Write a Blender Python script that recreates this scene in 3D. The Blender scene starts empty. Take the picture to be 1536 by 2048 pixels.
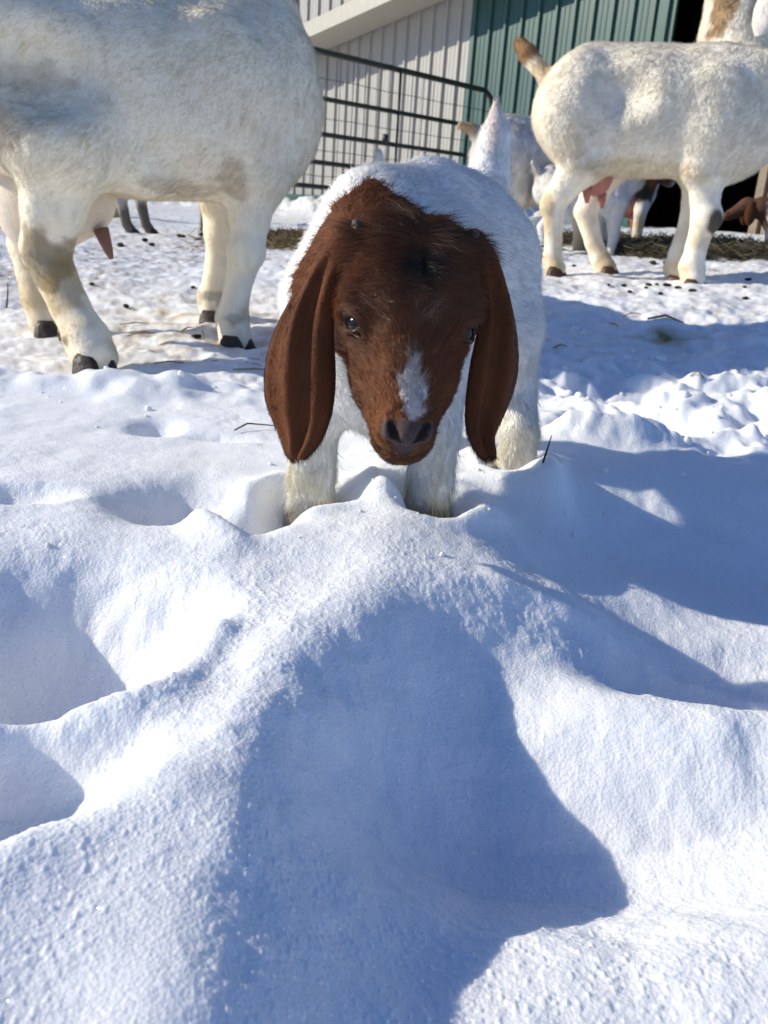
import bpy, math, random
import numpy as np
from mathutils import Matrix, Vector

R = math.radians
random.seed(7)
rng = np.random.default_rng(7)
scene = bpy.context.scene
col = scene.collection

# ------------------------------------------------------------------ camera, sky, sun, exposure
CAM = np.array([0.0, 0.0, 0.24])
PITCH, ROLL, FPX = R(19.3), R(4.0), 1700.0
cam_data = bpy.data.cameras.new('camera')
cam = bpy.data.objects.new('camera', cam_data)
col.objects.link(cam)
scene.camera = cam
_F = Vector((0, math.cos(PITCH), -math.sin(PITCH)))
_U = Vector((0, math.sin(PITCH), math.cos(PITCH)))
_R = Vector((1, 0, 0))
_Rp = math.cos(ROLL) * _R + math.sin(ROLL) * _U
_Up = math.cos(ROLL) * _U - math.sin(ROLL) * _R
cam.matrix_world = Matrix(((_Rp.x, _Up.x, -_F.x, CAM[0]), (_Rp.y, _Up.y, -_F.y, CAM[1]),
                           (_Rp.z, _Up.z, -_F.z, CAM[2]), (0, 0, 0, 1)))
cam_data.sensor_fit = 'VERTICAL'
cam_data.sensor_height = 24.0
cam_data.sensor_width = 18.0
cam_data.lens = 24.0 * FPX / 2048.0
cam_data.clip_start = 0.01
cam_data.clip_end = 500.0
cam_data.dof.use_dof = True
cam_data.dof.focus_distance = 0.585
cam_data.dof.aperture_fstop = cam_data.lens / 1.7

SUN_EL, SUN_AZ = R(25.0), R(2.5)          # from the left, a touch behind the kid
sdir = Vector((-math.cos(SUN_EL) * math.cos(SUN_AZ), math.cos(SUN_EL) * math.sin(SUN_AZ), math.sin(SUN_EL)))
sun_data = bpy.data.lights.new('sun', 'SUN')
sun_data.energy = 4.5
sun_data.angle = R(0.55)
sun_data.color = (1.0, 0.935, 0.79)
sun = bpy.data.objects.new('sun', sun_data)
sun.rotation_euler = sdir.to_track_quat('Z', 'Y').to_euler()
sun.location = (-4, 1, 4)
col.objects.link(sun)

world = bpy.data.worlds.new('World')
scene.world = world
world.use_nodes = True
wn = world.node_tree.nodes
wl = world.node_tree.links
wn.clear()
sky = wn.new('ShaderNodeTexSky')
sky.sky_type = 'NISHITA'
sky.sun_disc = False
sky.sun_elevation = SUN_EL
sky.sun_rotation = math.atan2(sdir.x, sdir.y)
sky.air_density = 1.0
sky.dust_density = 0.0
sky.ozone_density = 4.0
bg = wn.new('ShaderNodeBackground')
bg.inputs['Strength'].default_value = 0.10
wo = wn.new('ShaderNodeOutputWorld')
wb = wn.new('ShaderNodeMix'); wb.data_type = 'RGBA'; wb.blend_type = 'MULTIPLY'     # cool white balance of a clear winter sky
wb.inputs[0].default_value = 1.0
wb.inputs[7].default_value = (0.78, 0.88, 1.14, 1)
wl.new(sky.outputs[0], wb.inputs[6])
wl.new(wb.outputs[2], bg.inputs[0])
wl.new(bg.outputs[0], wo.inputs[0])

vs = scene.view_settings
vs.view_transform = 'Standard'
vs.look = 'None'
vs.gamma = 1.0
vs.use_curve_mapping = False
vs.exposure = 0.24
scene.render.engine = 'CYCLES'
scene.cycles.use_denoising = True
scene.cycles.use_adaptive_sampling = True
scene.cycles.adaptive_threshold = 0.02
scene.cycles.max_bounces = 8
scene.cycles.diffuse_bounces = 4
scene.cycles.transparent_max_bounces = 8
scene.cycles.sample_clamp_indirect = 6.0
try:
    scene.cycles_curves.shape = 'RIBBONS'
    scene.cycles_curves.subdivisions = 2
except Exception:
    pass

# ------------------------------------------------------------------ helpers
def A(*v):
    return np.array(v, dtype=np.float64)

def _hash(ix, iy, iz, seed):
    h = (ix.astype(np.int64) * 374761393 + iy.astype(np.int64) * 668265263 + iz.astype(np.int64) * 2147483647 + seed * 1442695041) & 0xFFFFFFFF
    h = ((h ^ (h >> 13)) * 1274126177) & 0xFFFFFFFF
    h = ((h ^ (h >> 16)) * 2246822519) & 0xFFFFFFFF
    return ((h ^ (h >> 15)) & 0xFFFFFF) / float(0xFFFFFF)

def vnoise(P, freq, seed=0):
    """smooth value noise in 0..1; P is (n,2) or (n,3)"""
    Q = np.asarray(P) * freq + 1000.0
    if Q.shape[1] == 2:
        Q = np.column_stack([Q, np.zeros(len(Q))])
    i = np.floor(Q).astype(np.int64)
    f = Q - i
    u = f * f * f * (f * (f * 6 - 15) + 10)
    out = 0
    two = np.asarray(P).shape[1] == 2
    for dx in (0, 1):
        wx = u[:, 0] if dx else 1 - u[:, 0]
        for dy in (0, 1):
            wy = u[:, 1] if dy else 1 - u[:, 1]
            if two:
                out = out + wx * wy * _hash(i[:, 0] + dx, i[:, 1] + dy, i[:, 2], seed)
            else:
                for dz in (0, 1):
                    wz = u[:, 2] if dz else 1 - u[:, 2]
                    out = out + wx * wy * wz * _hash(i[:, 0] + dx, i[:, 1] + dy, i[:, 2] + dz, seed)
    return out

def fbm(P, freq, oct=4, seed=0, gain=0.5):
    s, a, t = 0, 1.0, 0
    for k in range(oct):
        s = s + a * (vnoise(P, freq * 2.03 ** k, seed + 17 * k) - 0.5)
        t += a
        a *= gain
    return s / t * 2

def sstep(a, b, x):
    t = np.clip((x - a) / (b - a), 0, 1)
    return t * t * (3 - 2 * t)

def mat(name):
    m = bpy.data.materials.new(name)
    m.use_nodes = True
    return m, m.node_tree.nodes, m.node_tree.links, m.node_tree.nodes['Principled BSDF']

def simple_mat(name, rgb, rough=0.6, spec=0.4, noise=0.0, nscale=30.0, metal=0.0, bump=0.0, bscale=120.0):
    m, n, l, b = mat(name)
    b.inputs['Base Color'].default_value = (*rgb, 1)
    b.inputs['Roughness'].default_value = rough
    b.inputs['Specular IOR Level'].default_value = spec
    b.inputs['Metallic'].default_value = metal
    tc = n.new('ShaderNodeTexCoord')
    if noise > 0:
        nz = n.new('ShaderNodeTexNoise')
        nz.inputs['Scale'].default_value = nscale
        nz.inputs['Detail'].default_value = 6
        l.new(tc.outputs['Object'], nz.inputs['Vector'])
        mx = n.new('ShaderNodeMix'); mx.data_type = 'RGBA'
        mx.inputs[6].default_value = (*[c * (1 - noise) for c in rgb], 1)
        mx.inputs[7].default_value = (*[min(1, c * (1 + noise)) for c in rgb], 1)
        l.new(nz.outputs[0], mx.inputs[0])
        l.new(mx.outputs[2], b.inputs['Base Color'])
    if bump > 0:
        nb = n.new('ShaderNodeTexNoise')
        nb.inputs['Scale'].default_value = bscale
        nb.inputs['Detail'].default_value = 5
        l.new(tc.outputs['Object'], nb.inputs['Vector'])
        bp = n.new('ShaderNodeBump')
        bp.inputs['Strength'].default_value = bump
        bp.inputs['Distance'].default_value = 0.01
        l.new(nb.outputs[0], bp.inputs['Height'])
        l.new(bp.outputs[0], b.inputs['Normal'])
    return m

def mesh_data(name, V, F, smooth=True):
    """fast mesh from numpy; F is (m,4) or (m,3) or a list"""
    me = bpy.data.meshes.new(name)
    if isinstance(F, np.ndarray):
        k = F.shape[1]
        me.vertices.add(len(V))
        me.vertices.foreach_set('co', np.asarray(V, dtype=np.float32).ravel())
        me.loops.add(F.size)
        me.loops.foreach_set('vertex_index', F.astype(np.int32).ravel())
        me.polygons.add(len(F))
        me.polygons.foreach_set('loop_start', np.arange(0, F.size, k, dtype=np.int32))
        me.update(calc_edges=True)
    else:
        me.from_pydata([tuple(v) for v in V], [], F)
        me.update()
    if smooth:
        me.polygons.foreach_set('use_smooth', np.ones(len(me.polygons), dtype=bool))
    return me

def link(name, data, parent=None, m=None):
    o = bpy.data.objects.new(name, data)
    col.objects.link(o)
    if m is not None and data is not None:
        data.materials.append(m)
    if parent is not None:
        o.parent = parent
        # everything is built in world space: only a root Empty carries a transform
        o.matrix_parent_inverse = parent.matrix_basis.inverted() if parent.type == 'EMPTY' else Matrix.Identity(4)
    return o

def tag(o, label=None, cat=None, group=None, kind=None):
    if label: o['label'] = label
    if cat: o['category'] = cat
    if group: o['group'] = group
    if kind: o['kind'] = kind
    return o

def empty(name, loc, label, cat, group=None):
    o = bpy.data.objects.new(name, None)
    o.location = loc
    o.empty_display_size = 0.05
    col.objects.link(o)
    o.matrix_basis = Matrix.Translation(Vector(loc))
    return tag(o, label, cat, group)

class MB:
    """collects simple solids into one mesh"""
    def __init__(self): self.v, self.f = [], []
    def box(self, c, size, ax=None):
        c = np.asarray(c, float); h = np.asarray(size, float) / 2
        ax = np.eye(3) if ax is None else np.asarray(ax, float)
        b = len(self.v)
        for i in (-1, 1):
            for j in (-1, 1):
                for k in (-1, 1):
                    self.v.append(c + ax[0] * h[0] * i + ax[1] * h[1] * j + ax[2] * h[2] * k)
        for q in ((0, 1, 3, 2), (4, 6, 7, 5), (0, 4, 5, 1), (2, 3, 7, 6), (0, 2, 6, 4), (1, 5, 7, 3)):
            self.f.append([b + t for t in q])
        return self
    def tube(self, pts, r, n=10, cap=True):
        pts = [np.asarray(p, float) for p in pts]
        rr = r if hasattr(r, '__len__') else [r] * len(pts)
        b = len(self.v)
        t0 = pts[1] - pts[0]
        t0 = t0 / np.linalg.norm(t0)
        ref = A(0, 0, 1) if abs(t0[2]) < 0.9 else A(1, 0, 0)
        for i, p in enumerate(pts):
            t = pts[min(i + 1, len(pts) - 1)] - pts[max(i - 1, 0)]
            t = t / (np.linalg.norm(t) + 1e-12)
            u = np.cross(ref, t); u /= np.linalg.norm(u) + 1e-12
            w = np.cross(t, u)
            for k in range(n):
                a = 2 * math.pi * k / n
                self.v.append(p + rr[i] * (math.cos(a) * u + math.sin(a) * w))
        for i in range(len(pts) - 1):
            for k in range(n):
                self.f.append([b + i * n + k, b + i * n + (k + 1) % n, b + (i + 1) * n + (k + 1) % n, b + (i + 1) * n + k])
        if cap:
            self.f.append([b + k for k in range(n)][::-1])
            self.f.append([b + (len(pts) - 1) * n + k for k in range(n)])
        return self
    def build(self, name, m, parent=None, smooth=False):
        return link(name, mesh_data(name, self.v, self.f, smooth), parent, m)

# ------------------------------------------------------------------ signed-distance modelling
def rotm(rx=0, ry=0, rz=0):
    return np.array((Matrix.Rotation(rz, 3, 'Z') @ Matrix.Rotation(ry, 3, 'Y') @ Matrix.Rotation(rx, 3, 'X')))

def sd_cone(P, a, b, r1, r2):
    a = np.asarray(a, float); b = np.asarray(b, float)
    ba = b - a
    l2 = ba @ ba
    pa = P - a
    y = pa @ ba
    d1 = np.linalg.norm(P - b, axis=1) - r2
    d0 = np.linalg.norm(pa, axis=1) - r1
    t = np.clip(y / l2, 0, 1)
    q = pa - np.outer(t, ba)
    dm = np.linalg.norm(q, axis=1) - (r1 + (r2 - r1) * t)
    return np.minimum(dm, np.minimum(d0, d1))

def sd_ell(P, c, r, rot=None):
    q = P - np.asarray(c, float)
    if rot is not None:
        q = q @ rot
    r = np.asarray(r, float)
    k0 = np.sqrt(((q / r) ** 2).sum(1))
    k1 = np.sqrt(((q / (r * r)) ** 2).sum(1)) + 1e-9
    return k0 * (k0 - 1) / k1

def smin(a, b, k):
    h = np.clip(0.5 + 0.5 * (b - a) / k, 0, 1)
    return b + (a - b) * h - k * h * (1 - h)

def smax(a, b, k):
    return -smin(-a, -b, k)

def sdf_of(prims, reach=0.03):
    """prims: ('c',a,b,r1,r2,k) round cone, ('e',c,r,rot,k) ellipsoid, ('ch',points,radii,k) chain;
       a leading '-' carves"""
    boxes = []
    for p in prims:
        if p[0].endswith('e'): lo, hi = np.asarray(p[1]) - max(p[2]), np.asarray(p[1]) + max(p[2])
        elif p[0].endswith('ch'):
            q = np.array(p[1]); r = max(p[2]); lo, hi = q.min(0) - r, q.max(0) + r
        else:
            q = np.array([p[1], p[2]]); r = max(p[3], p[4]); lo, hi = q.min(0) - r, q.max(0) + r
        m = p[-1] + reach
        boxes.append((lo - m, hi + m))
    def f(P):
        d = np.full(len(P), 1.0)
        X, Y, Z = P[:, 0], P[:, 1], P[:, 2]
        for p, (lo, hi) in zip(prims, boxes):
            sel = np.flatnonzero((X > lo[0]) & (X < hi[0]) & (Y > lo[1]) & (Y < hi[1]) & (Z > lo[2]) & (Z < hi[2]))
            if not len(sel): continue
            S = P[sel]
            op = p[0]; neg = op[0] == '-'
            if neg: op = op[1:]
            if op == 'c': e = sd_cone(S, p[1], p[2], p[3], p[4])
            elif op == 'e': e = sd_ell(S, p[1], p[2], p[3])
            else:
                e = np.full(len(S), 1.0)
                pts, rs = p[1], p[2]
                for i in range(len(pts) - 1):
                    e = smin(e, sd_cone(S, pts[i], pts[i + 1], rs[i], rs[i + 1]), 0.3 * min(rs[i], rs[i + 1]) + 1e-4)
            k = p[-1]
            d[sel] = smax(d[sel], -e, k) if neg else smin(d[sel], e, k)
        return d
    return f

def surface(f, lo, hi, h):
    """surface nets with a narrow fine band; returns V, quads, normals"""
    lo = np.asarray(lo, float); hi = np.asarray(hi, float)
    n = np.ceil((hi - lo) / (4 * h)).astype(int) + 1
    ax = [lo[i] + np.arange(n[i]) * 4 * h for i in range(3)]
    g = np.stack(np.meshgrid(*ax, indexing='ij'), -1).reshape(-1, 3)
    dc = f(g + 2 * h - h / 2).reshape(n)
    fine = np.repeat(np.repeat(np.repeat(dc, 4, 0), 4, 1), 4, 2).astype(np.float32)
    act = np.abs(fine) < 9 * h
    idx = np.argwhere(act)
    vals = np.empty(len(idx), np.float32)
    for s in range(0, len(idx), 400000):
        vals[s:s + 400000] = f(lo + idx[s:s + 400000] * h)
    fine[act] = vals
    S = fine < 0
    c = [S[:-1, :-1, :-1], S[1:, :-1, :-1], S[:-1, 1:, :-1], S[1:, 1:, :-1], S[:-1, :-1, 1:], S[1:, :-1, 1:], S[:-1, 1:, 1:], S[1:, 1:, 1:]]
    cnt = np.zeros(c[0].shape, np.int8)
    for q in c: cnt += q
    cells = np.argwhere((cnt > 0) & (cnt < 8))
    vid = np.full(cnt.shape, -1, np.int32)
    vid[tuple(cells.T)] = np.arange(len(cells))
    off = np.array([(i & 1, (i >> 1) & 1, (i >> 2) & 1) for i in range(8)])
    cv = np.stack([fine[cells[:, 0] + o[0], cells[:, 1] + o[1], cells[:, 2] + o[2]] for o in off], 1)
    acc = np.zeros((len(cells), 3)); num = np.zeros(len(cells))
    for a in range(8):
        for b in range(a + 1, 8):
            df = off[b] - off[a]
            if df.sum() != 1 or (df < 0).any(): continue
            va, vb = cv[:, a], cv[:, b]
            m = (va < 0) != (vb < 0)
            t = np.where(m, va / np.where(m, va - vb, 1), 0)
            acc += np.where(m[:, None], off[a] + t[:, None] * df, 0)
            num += m
    V = lo + (cells + acc / num[:, None]) * h
    quads = []
    for axn in range(3):
        s0 = [slice(None)] * 3; s1 = [slice(None)] * 3
        s0[axn] = slice(0, -1); s1[axn] = slice(1, None)
        e = np.argwhere(S[tuple(s0)] != S[tuple(s1)])
        u, v = (axn + 1) % 3, (axn + 2) % 3
        e = e[(e[:, u] > 0) & (e[:, v] > 0)]
        e = e[(e[:, u] < S.shape[u] - 1) & (e[:, v] < S.shape[v] - 1)]
        if not len(e): continue
        flip = S[tuple(e.T)]
        def cid(du, dv):
            q = e.copy(); q[:, u] -= du; q[:, v] -= dv
            return vid[tuple(q.T)]
        Q = np.stack([cid(1, 1), cid(0, 1), cid(0, 0), cid(1, 0)], 1)
        Q[~flip] = Q[~flip][:, ::-1]
        quads.append(Q)
    Q = np.concatenate(quads)
    Q = Q[(Q >= 0).all(1)]
    def grad(P):
        e = h * 0.5
        d0 = f(P)
        G = np.stack([f(P + A(e, 0, 0)) - d0, f(P + A(0, e, 0)) - d0, f(P + A(0, 0, e)) - d0], 1) / e
        return d0, G
    for it in range(2):
        d0, G = grad(V)
        gl = (G * G).sum(1)
        V = V - G * np.clip(d0 / np.maximum(gl, 0.25), -h, h)[:, None]
    d0, G = grad(V)
    N = G / (np.linalg.norm(G, axis=1)[:, None] + 1e-9)
    return V, Q, N

def colored_mesh(name, V, Q, C, m, parent):
    me = mesh_data(name, V, Q, True)
    at = me.attributes.new('col', 'FLOAT_COLOR', 'POINT')
    at.data.foreach_set('color', np.column_stack([C, np.ones(len(C))]).astype(np.float32).ravel())
    return link(name, me, parent, m)

# ------------------------------------------------------------------ materials
def attr_skin(name, rough=0.75, spec=0.15, bump=0.3, scale=400):
    m, n, l, b = mat(name)
    a = n.new('ShaderNodeAttribute'); a.attribute_name = 'col'
    l.new(a.outputs['Color'], b.inputs['Base Color'])
    b.inputs['Roughness'].default_value = rough
    b.inputs['Specular IOR Level'].default_value = spec
    tc = n.new('ShaderNodeTexCoord')
    nz = n.new('ShaderNodeTexNoise'); nz.inputs['Scale'].default_value = scale; nz.inputs['Detail'].default_value = 3
    l.new(tc.outputs['Object'], nz.inputs['Vector'])
    bp = n.new('ShaderNodeBump'); bp.inputs['Strength'].default_value = bump; bp.inputs['Distance'].default_value = 0.002
    l.new(nz.outputs[0], bp.inputs['Height']); l.new(bp.outputs[0], b.inputs['Normal'])
    return m

def fur_mat(name, gloss=0.05, trans=0.25):
    m = bpy.data.materials.new(name); m.use_nodes = True
    n, l = m.node_tree.nodes, m.node_tree.links
    n.clear()
    out = n.new('ShaderNodeOutputMaterial')
    a = n.new('ShaderNodeAttribute'); a.attribute_name = 'col'
    nr = n.new('ShaderNodeAttribute'); nr.attribute_name = 'nrm'
    geo = n.new('ShaderNodeNewGeometry')
    mx = n.new('ShaderNodeMix'); mx.data_type = 'VECTOR'
    mx.inputs[0].default_value = 0.3
    l.new(nr.outputs['Vector'], mx.inputs[4]); l.new(geo.outputs['Normal'], mx.inputs[5])
    nn = n.new('ShaderNodeVectorMath'); nn.operation = 'NORMALIZE'
    l.new(mx.outputs[1], nn.inputs[0])
    d = n.new('ShaderNodeBsdfDiffuse'); l.new(a.outputs['Color'], d.inputs['Color']); l.new(nn.outputs[0], d.inputs['Normal'])
    t = n.new('ShaderNodeBsdfTranslucent'); l.new(a.outputs['Color'], t.inputs['Color']); l.new(nn.outputs[0], t.inputs['Normal'])
    ms = n.new('ShaderNodeMixShader'); ms.inputs[0].default_value = trans
    l.new(d.outputs[0], ms.inputs[1]); l.new(t.outputs[0], ms.inputs[2])
    hb = n.new('ShaderNodeBsdfHair'); hb.component = 'Reflection'
    hb.inputs['Color'].default_value = (1.0, 0.93, 0.85, 1)
    hb.inputs['RoughnessU'].default_value = 0.35; hb.inputs['RoughnessV'].default_value = 0.6
    m2 = n.new('ShaderNodeMixShader'); m2.inputs[0].default_value = gloss
    l.new(ms.outputs[0], m2.inputs[1]); l.new(hb.outputs[0], m2.inputs[2])
    l.new(m2.outputs[0], out.inputs['Surface'])
    return m

SKIN = attr_skin('goat_hide')
FUR = fur_mat('goat_fur', 0.05, 0.3)
FUR_BROWN = fur_mat('kid_fur', 0.035, 0.2)
HOOF = simple_mat('hoof_horn', (0.035, 0.025, 0.018), 0.5, 0.4, 0.5, 60, bump=0.3)
HORN = simple_mat('horn_bud', (0.10, 0.075, 0.055), 0.4, 0.5, 0.3, 200, bump=0.3, bscale=400)

def make_fur(parent, V, Q, N, colfn, count, lenfn, flowfn, radius, weight=None, lift=0.35, amp=0.5, freq=120.0,
             K=5, seed=1, droop=0.0, jit=0.10, name='coat', m=None, rnd=0.18):
    g = np.random.default_rng(seed)
    T = np.concatenate([Q[:, [0, 1, 2]], Q[:, [0, 2, 3]]])
    a, b, c = V[T[:, 0]], V[T[:, 1]], V[T[:, 2]]
    ar = np.linalg.norm(np.cross(b - a, c - a), axis=1)
    if weight is not None:
        ar = ar * np.maximum(weight((a + b + c) / 3), 0)
    cdf = np.cumsum(ar); cdf /= cdf[-1]
    t = np.searchsorted(cdf, g.random(count)).clip(0, len(T) - 1)
    u, v = g.random(count), g.random(count)
    sw = u + v > 1
    u[sw], v[sw] = 1 - u[sw], 1 - v[sw]
    w = 1 - u - v
    P = a[t] * w[:, None] + b[t] * u[:, None] + c[t] * v[:, None]
    n = N[T[t, 0]] * w[:, None] + N[T[t, 1]] * u[:, None] + N[T[t, 2]] * v[:, None]
    n /= np.linalg.norm(n, axis=1)[:, None] + 1e-9
    fl = flowfn(P, n)
    fl = fl - n * (fl * n).sum(1)[:, None]
    fl /= np.linalg.norm(fl, axis=1)[:, None] + 1e-6
    L = lenfn(P) * (0.6 + 0.6 * g.random(count))
    cl = np.stack([vnoise(P, freq, seed + s) - 0.5 for s in (1, 2, 3)], 1) * 2
    cl += 0.7 * (np.stack([vnoise(P, freq * 2.6, seed + s) - 0.5 for s in (4, 5, 6)], 1) * 2)
    cl = cl - n * (cl * n).sum(1)[:, None] * 0.6
    rn = g.normal(0, rnd, (count, 3))
    lf = lift if not callable(lift) else lift(P)[:, None]
    d0 = fl * (1 - lf) + n * lf
    pts = np.empty((count, K, 3), np.float32)
    for k in range(K):
        s = k / (K - 1)
        pts[:, k] = P - n * 0.0005 + L[:, None] * (s * d0 + s * s * (fl * 0.25 - n * (lf * 0.35)) + s * s * amp * cl + s ** 1.5 * rn + s * s * A(0, 0, -droop))
    C = colfn(P)
    C = C * (1 + g.normal(0, jit, (count, 1)))
    C = np.clip(C, 0.002, 0.97)
    cu = bpy.data.hair_curves.new(name)
    cu.add_curves([K] * count)
    cu.attributes['position'].data.foreach_set('vector', pts.ravel())
    ra = cu.attributes.new('radius', 'FLOAT', 'POINT')
    tp = np.linspace(1, 0.15, K)
    ra.data.foreach_set('value', (radius * np.tile(tp, count)).astype(np.float32))
    ca = cu.attributes.new('col', 'FLOAT_COLOR', 'CURVE')
    ca.data.foreach_set('color', np.column_stack([C, np.ones(count)]).astype(np.float32).ravel())
    na = cu.attributes.new('nrm', 'FLOAT_VECTOR', 'CURVE')
    na.data.foreach_set('vector', n.astype(np.float32).ravel())
    return link(name, cu, parent, m or FUR)

# ------------------------------------------------------------------ the snow
def gauss(x, y, cx, cy, sx, sy, ang=0.0):
    c, s = math.cos(ang), math.sin(ang)
    u = (x - cx) * c + (y - cy) * s
    v = -(x - cx) * s + (y - cy) * c
    return np.exp(-0.5 * ((u / sx) ** 2 + (v / sy) ** 2))

def flat(x, y, cx, cy, sx, sy, ang=0.0, p=2.0):
    """flat-bottomed, steep-sided dent"""
    c, s = math.cos(ang), math.sin(ang)
    u = ((x - cx) * c + (y - cy) * s) / sx
    v = (-(x - cx) * s + (y - cy) * c) / sy
    return np.exp(-(np.sqrt(u * u + v * v + 1e-9)) ** (2 * p))

def seg_dist(x, y, pts):
    best = np.full(x.shape, 1e9); side = np.zeros(x.shape); tt = np.zeros(x.shape)
    n = len(pts) - 1
    for i in range(n):
        ax, ay = pts[i]; bx, by = pts[i + 1]
        dx, dy = bx - ax, by - ay
        t = np.clip(((x - ax) * dx + (y - ay) * dy) / (dx * dx + dy * dy), 0, 1)
        d = np.hypot(x - ax - t * dx, y - ay - t * dy)
        sgn = np.sign(dx * (y - ay) - dy * (x - ax))
        m = d < best
        best = np.where(m, d, best); side = np.where(m, sgn, side); tt = np.where(m, (i + t) / n, tt)
    return best, side, tt

FOOT_HOLES = [(-0.066, 0.715, 0.036, 0.034), (0.038, 0.715, 0.036, 0.034), (0.137, 0.872, 0.032, 0.024), (0.045, 0.925, 0.03, 0.02)]

def ground_z(x, y):
    """coarse height of the yard without small relief"""
    z = np.interp(y, [-5, 0, 0.7, 1.2, 1.5, 2.0, 2.5, 4, 8, 14, 60], [-0.06, -0.03, 0.0, 0.0, 0.01, 0.055, 0.09, 0.125, 0.17, 0.21, 0.3])
    z = z + np.clip(x, -1.5, 2.5) * 0.03 * np.clip(y - 1.0, 0, 1.5)
    # trampled strip on the left lies lower than the smooth snow
    z = z - 0.035 * sstep(1.08, 1.22, y + 0.25 * x * 0.0) * sstep(-0.02, -0.2, x) * (1 - sstep(1.7, 2.6, y))
    return z

def snow_z(x, y):
    P = np.column_stack([x, y])
    w1 = fbm(P, 9.0, 3, 5); w2 = fbm(P, 9.0, 3, 9)
    w3, w4 = fbm(P, 42, 3, 15), fbm(P, 42, 3, 19)
    ex, ey = x + 0.012 * w1 + 0.0035 * w3, y + 0.012 * w2 + 0.0035 * w4          # ragged outlines for the dents
    z = ground_z(x + 0.05 * fbm(P, 5, 2, 31), y + 0.06 * fbm(P, 6, 3, 33))
    near = 1 - sstep(0.95, 1.25, y)
    # ---- foreground
    # broad shoulder running towards the camera: its right side falls away from the sun to lower ground
    LX = np.interp(ey, [0.0, 0.2, 0.30, 0.38, 0.47, 0.56], [-0.045, -0.050, -0.052, -0.044, -0.026, 0.0])
    drop = np.interp(ey, [0.1, 0.24, 0.305, 0.365, 0.40, 0.46, 0.53, 0.58], [0.044, 0.044, 0.056, 0.094, 0.094, 0.068, 0.032, 0.0])
    sd = ex - LX
    z = z - drop * sstep(-0.03, 0.115, sd) * near
    z = z - 0.15 * np.clip(sd + 0.08, 0, 0.09) * (1 - sstep(0.30, 0.46, y)) + 0.012 * (1 - sstep(0.30, 0.46, y))
    z = z + 0.008 * np.exp(-(sd / 0.04) ** 2) * near
    z = z + 0.010 * gauss(ex, ey, 0.13, 0.275, 0.055, 0.032, 0.25)
    z = z + 0.050 * sstep(0.10, 0.36, x) * (1 - sstep(0.45, 0.6, y))
    z = z + 0.026 * gauss(ex, ey, 0.22, 0.470, 0.09, 0.034, 0.05)
    # deep print on the left with a broken lip
    z = z - 0.095 * flat(ex, ey, -0.205, 0.46, 0.085, 0.085, 0.5, 1.6)
    z = z + 0.018 * np.exp(-(seg_dist(ex, ey, [(-0.25, 0.352), (-0.155, 0.368), (-0.118, 0.41), (-0.105, 0.47)])[0] / 0.018) ** 2)
    z = z - 0.05 * flat(ex, ey, -0.178, 0.312, 0.07, 0.042, 0.55, 1.7)
    z = z + 0.003 * np.exp(-(seg_dist(ex, ey, [(-0.19, 0.235), (-0.135, 0.262), (-0.095, 0.318)])[0] / 0.02) ** 2)
    z = z - 0.02 * flat(ex, ey, -0.32, 0.66, 0.05, 0.018, 0.35, 1.6)
    # crest in front of the kid's feet, hollows behind it
    d, s, t = seg_dist(ex, ey, [(-0.11, 0.605), (-0.03, 0.628), (0.035, 0.632), (0.12, 0.62), (0.19, 0.60)])
    z = z + 0.006 * np.exp(-(d / 0.028) ** 2)
    z = z - 0.035 * flat(ex, ey, -0.175, 0.685, 0.05, 0.042, 0.3, 1.3)
    z = z - 0.045 * flat(ex, ey, -0.105, 0.668, 0.032, 0.04, -0.2, 1.5)
    z = z + 0.016 * gauss(ex, ey, -0.138, 0.625, 0.012, 0.02, 0.6)
    for cx, cy, r, dp in FOOT_HOLES:
        z = z - dp * flat(ex, ey, cx, cy, r, r * 1.15, 0, 1.6)
        z = z + dp * 0.22 * np.exp(-((np.hypot(ex - cx, ey - cy) - r * 1.5) / (r * 0.4)) ** 2) * (1 + 0.8 * w1)
    z = z + 0.020 * gauss(ex, ey, 0.004, 0.700, 0.012, 0.010, 0.4) + 0.012 * gauss(ex, ey, 0.085, 0.70, 0.03, 0.022)
    z = z + 0.026 * gauss(ex, ey, 0.160, 0.815, 0.018, 0.026, -0.3) + 0.016 * gauss(ex, ey, 0.12, 0.79, 0.03, 0.02)
    # shaded hollow on the right with a low hump in it
    z = z - 0.068 * flat(ex, ey, 0.32, 0.655, 0.19, 0.185, 0.1, 1.8)
    z = z - 0.034 * flat(ex, ey, 0.31, 0.545, 0.15, 0.06, 0.0, 1.6)
    z = z + 0.010 * gauss(ex, ey, 0.225, 0.69, 0.04, 0.03, 0.3)
    # small dents in the smooth snow
    z = z - 0.022 * flat(ex, ey, -0.262, 0.915, 0.02, 0.028, 0, 1.2) - 0.012 * gauss(ex, ey, -0.19, 0.89, 0.03, 0.008)
    # kicked-up lumps to the right of the kid
    lum = sstep(0.16, 0.26, x) * sstep(0.95, 1.04, y) * (1 - sstep(1.25, 1.7, y))
    rid = 1 - np.abs(fbm(P, 6.0, 3, 71))
    z = z + lum * (0.07 * (rid - 0.72) + 0.03 * fbm(P, 16, 3, 72) + 0.005)
    z = z + 0.03 * np.exp(-(seg_dist(ex, ey, [(0.22, 1.02), (0.3, 1.03), (0.42, 1.05), (0.6, 1.08)])[0] / 0.03) ** 2)
    z = z - 0.05 * flat(ex, ey, 0.36, 1.2, 0.06, 0.09, 0.2, 1.4)
    # far edge of the smooth snow on the left: uneven crest
    cr = np.exp(-((y - 1.10 - 0.05 * w1) / 0.05) ** 2) * sstep(-0.05, -0.2, x)
    z = z + cr * (0.02 + 0.018 * fbm(P, 14, 3, 44))
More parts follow.
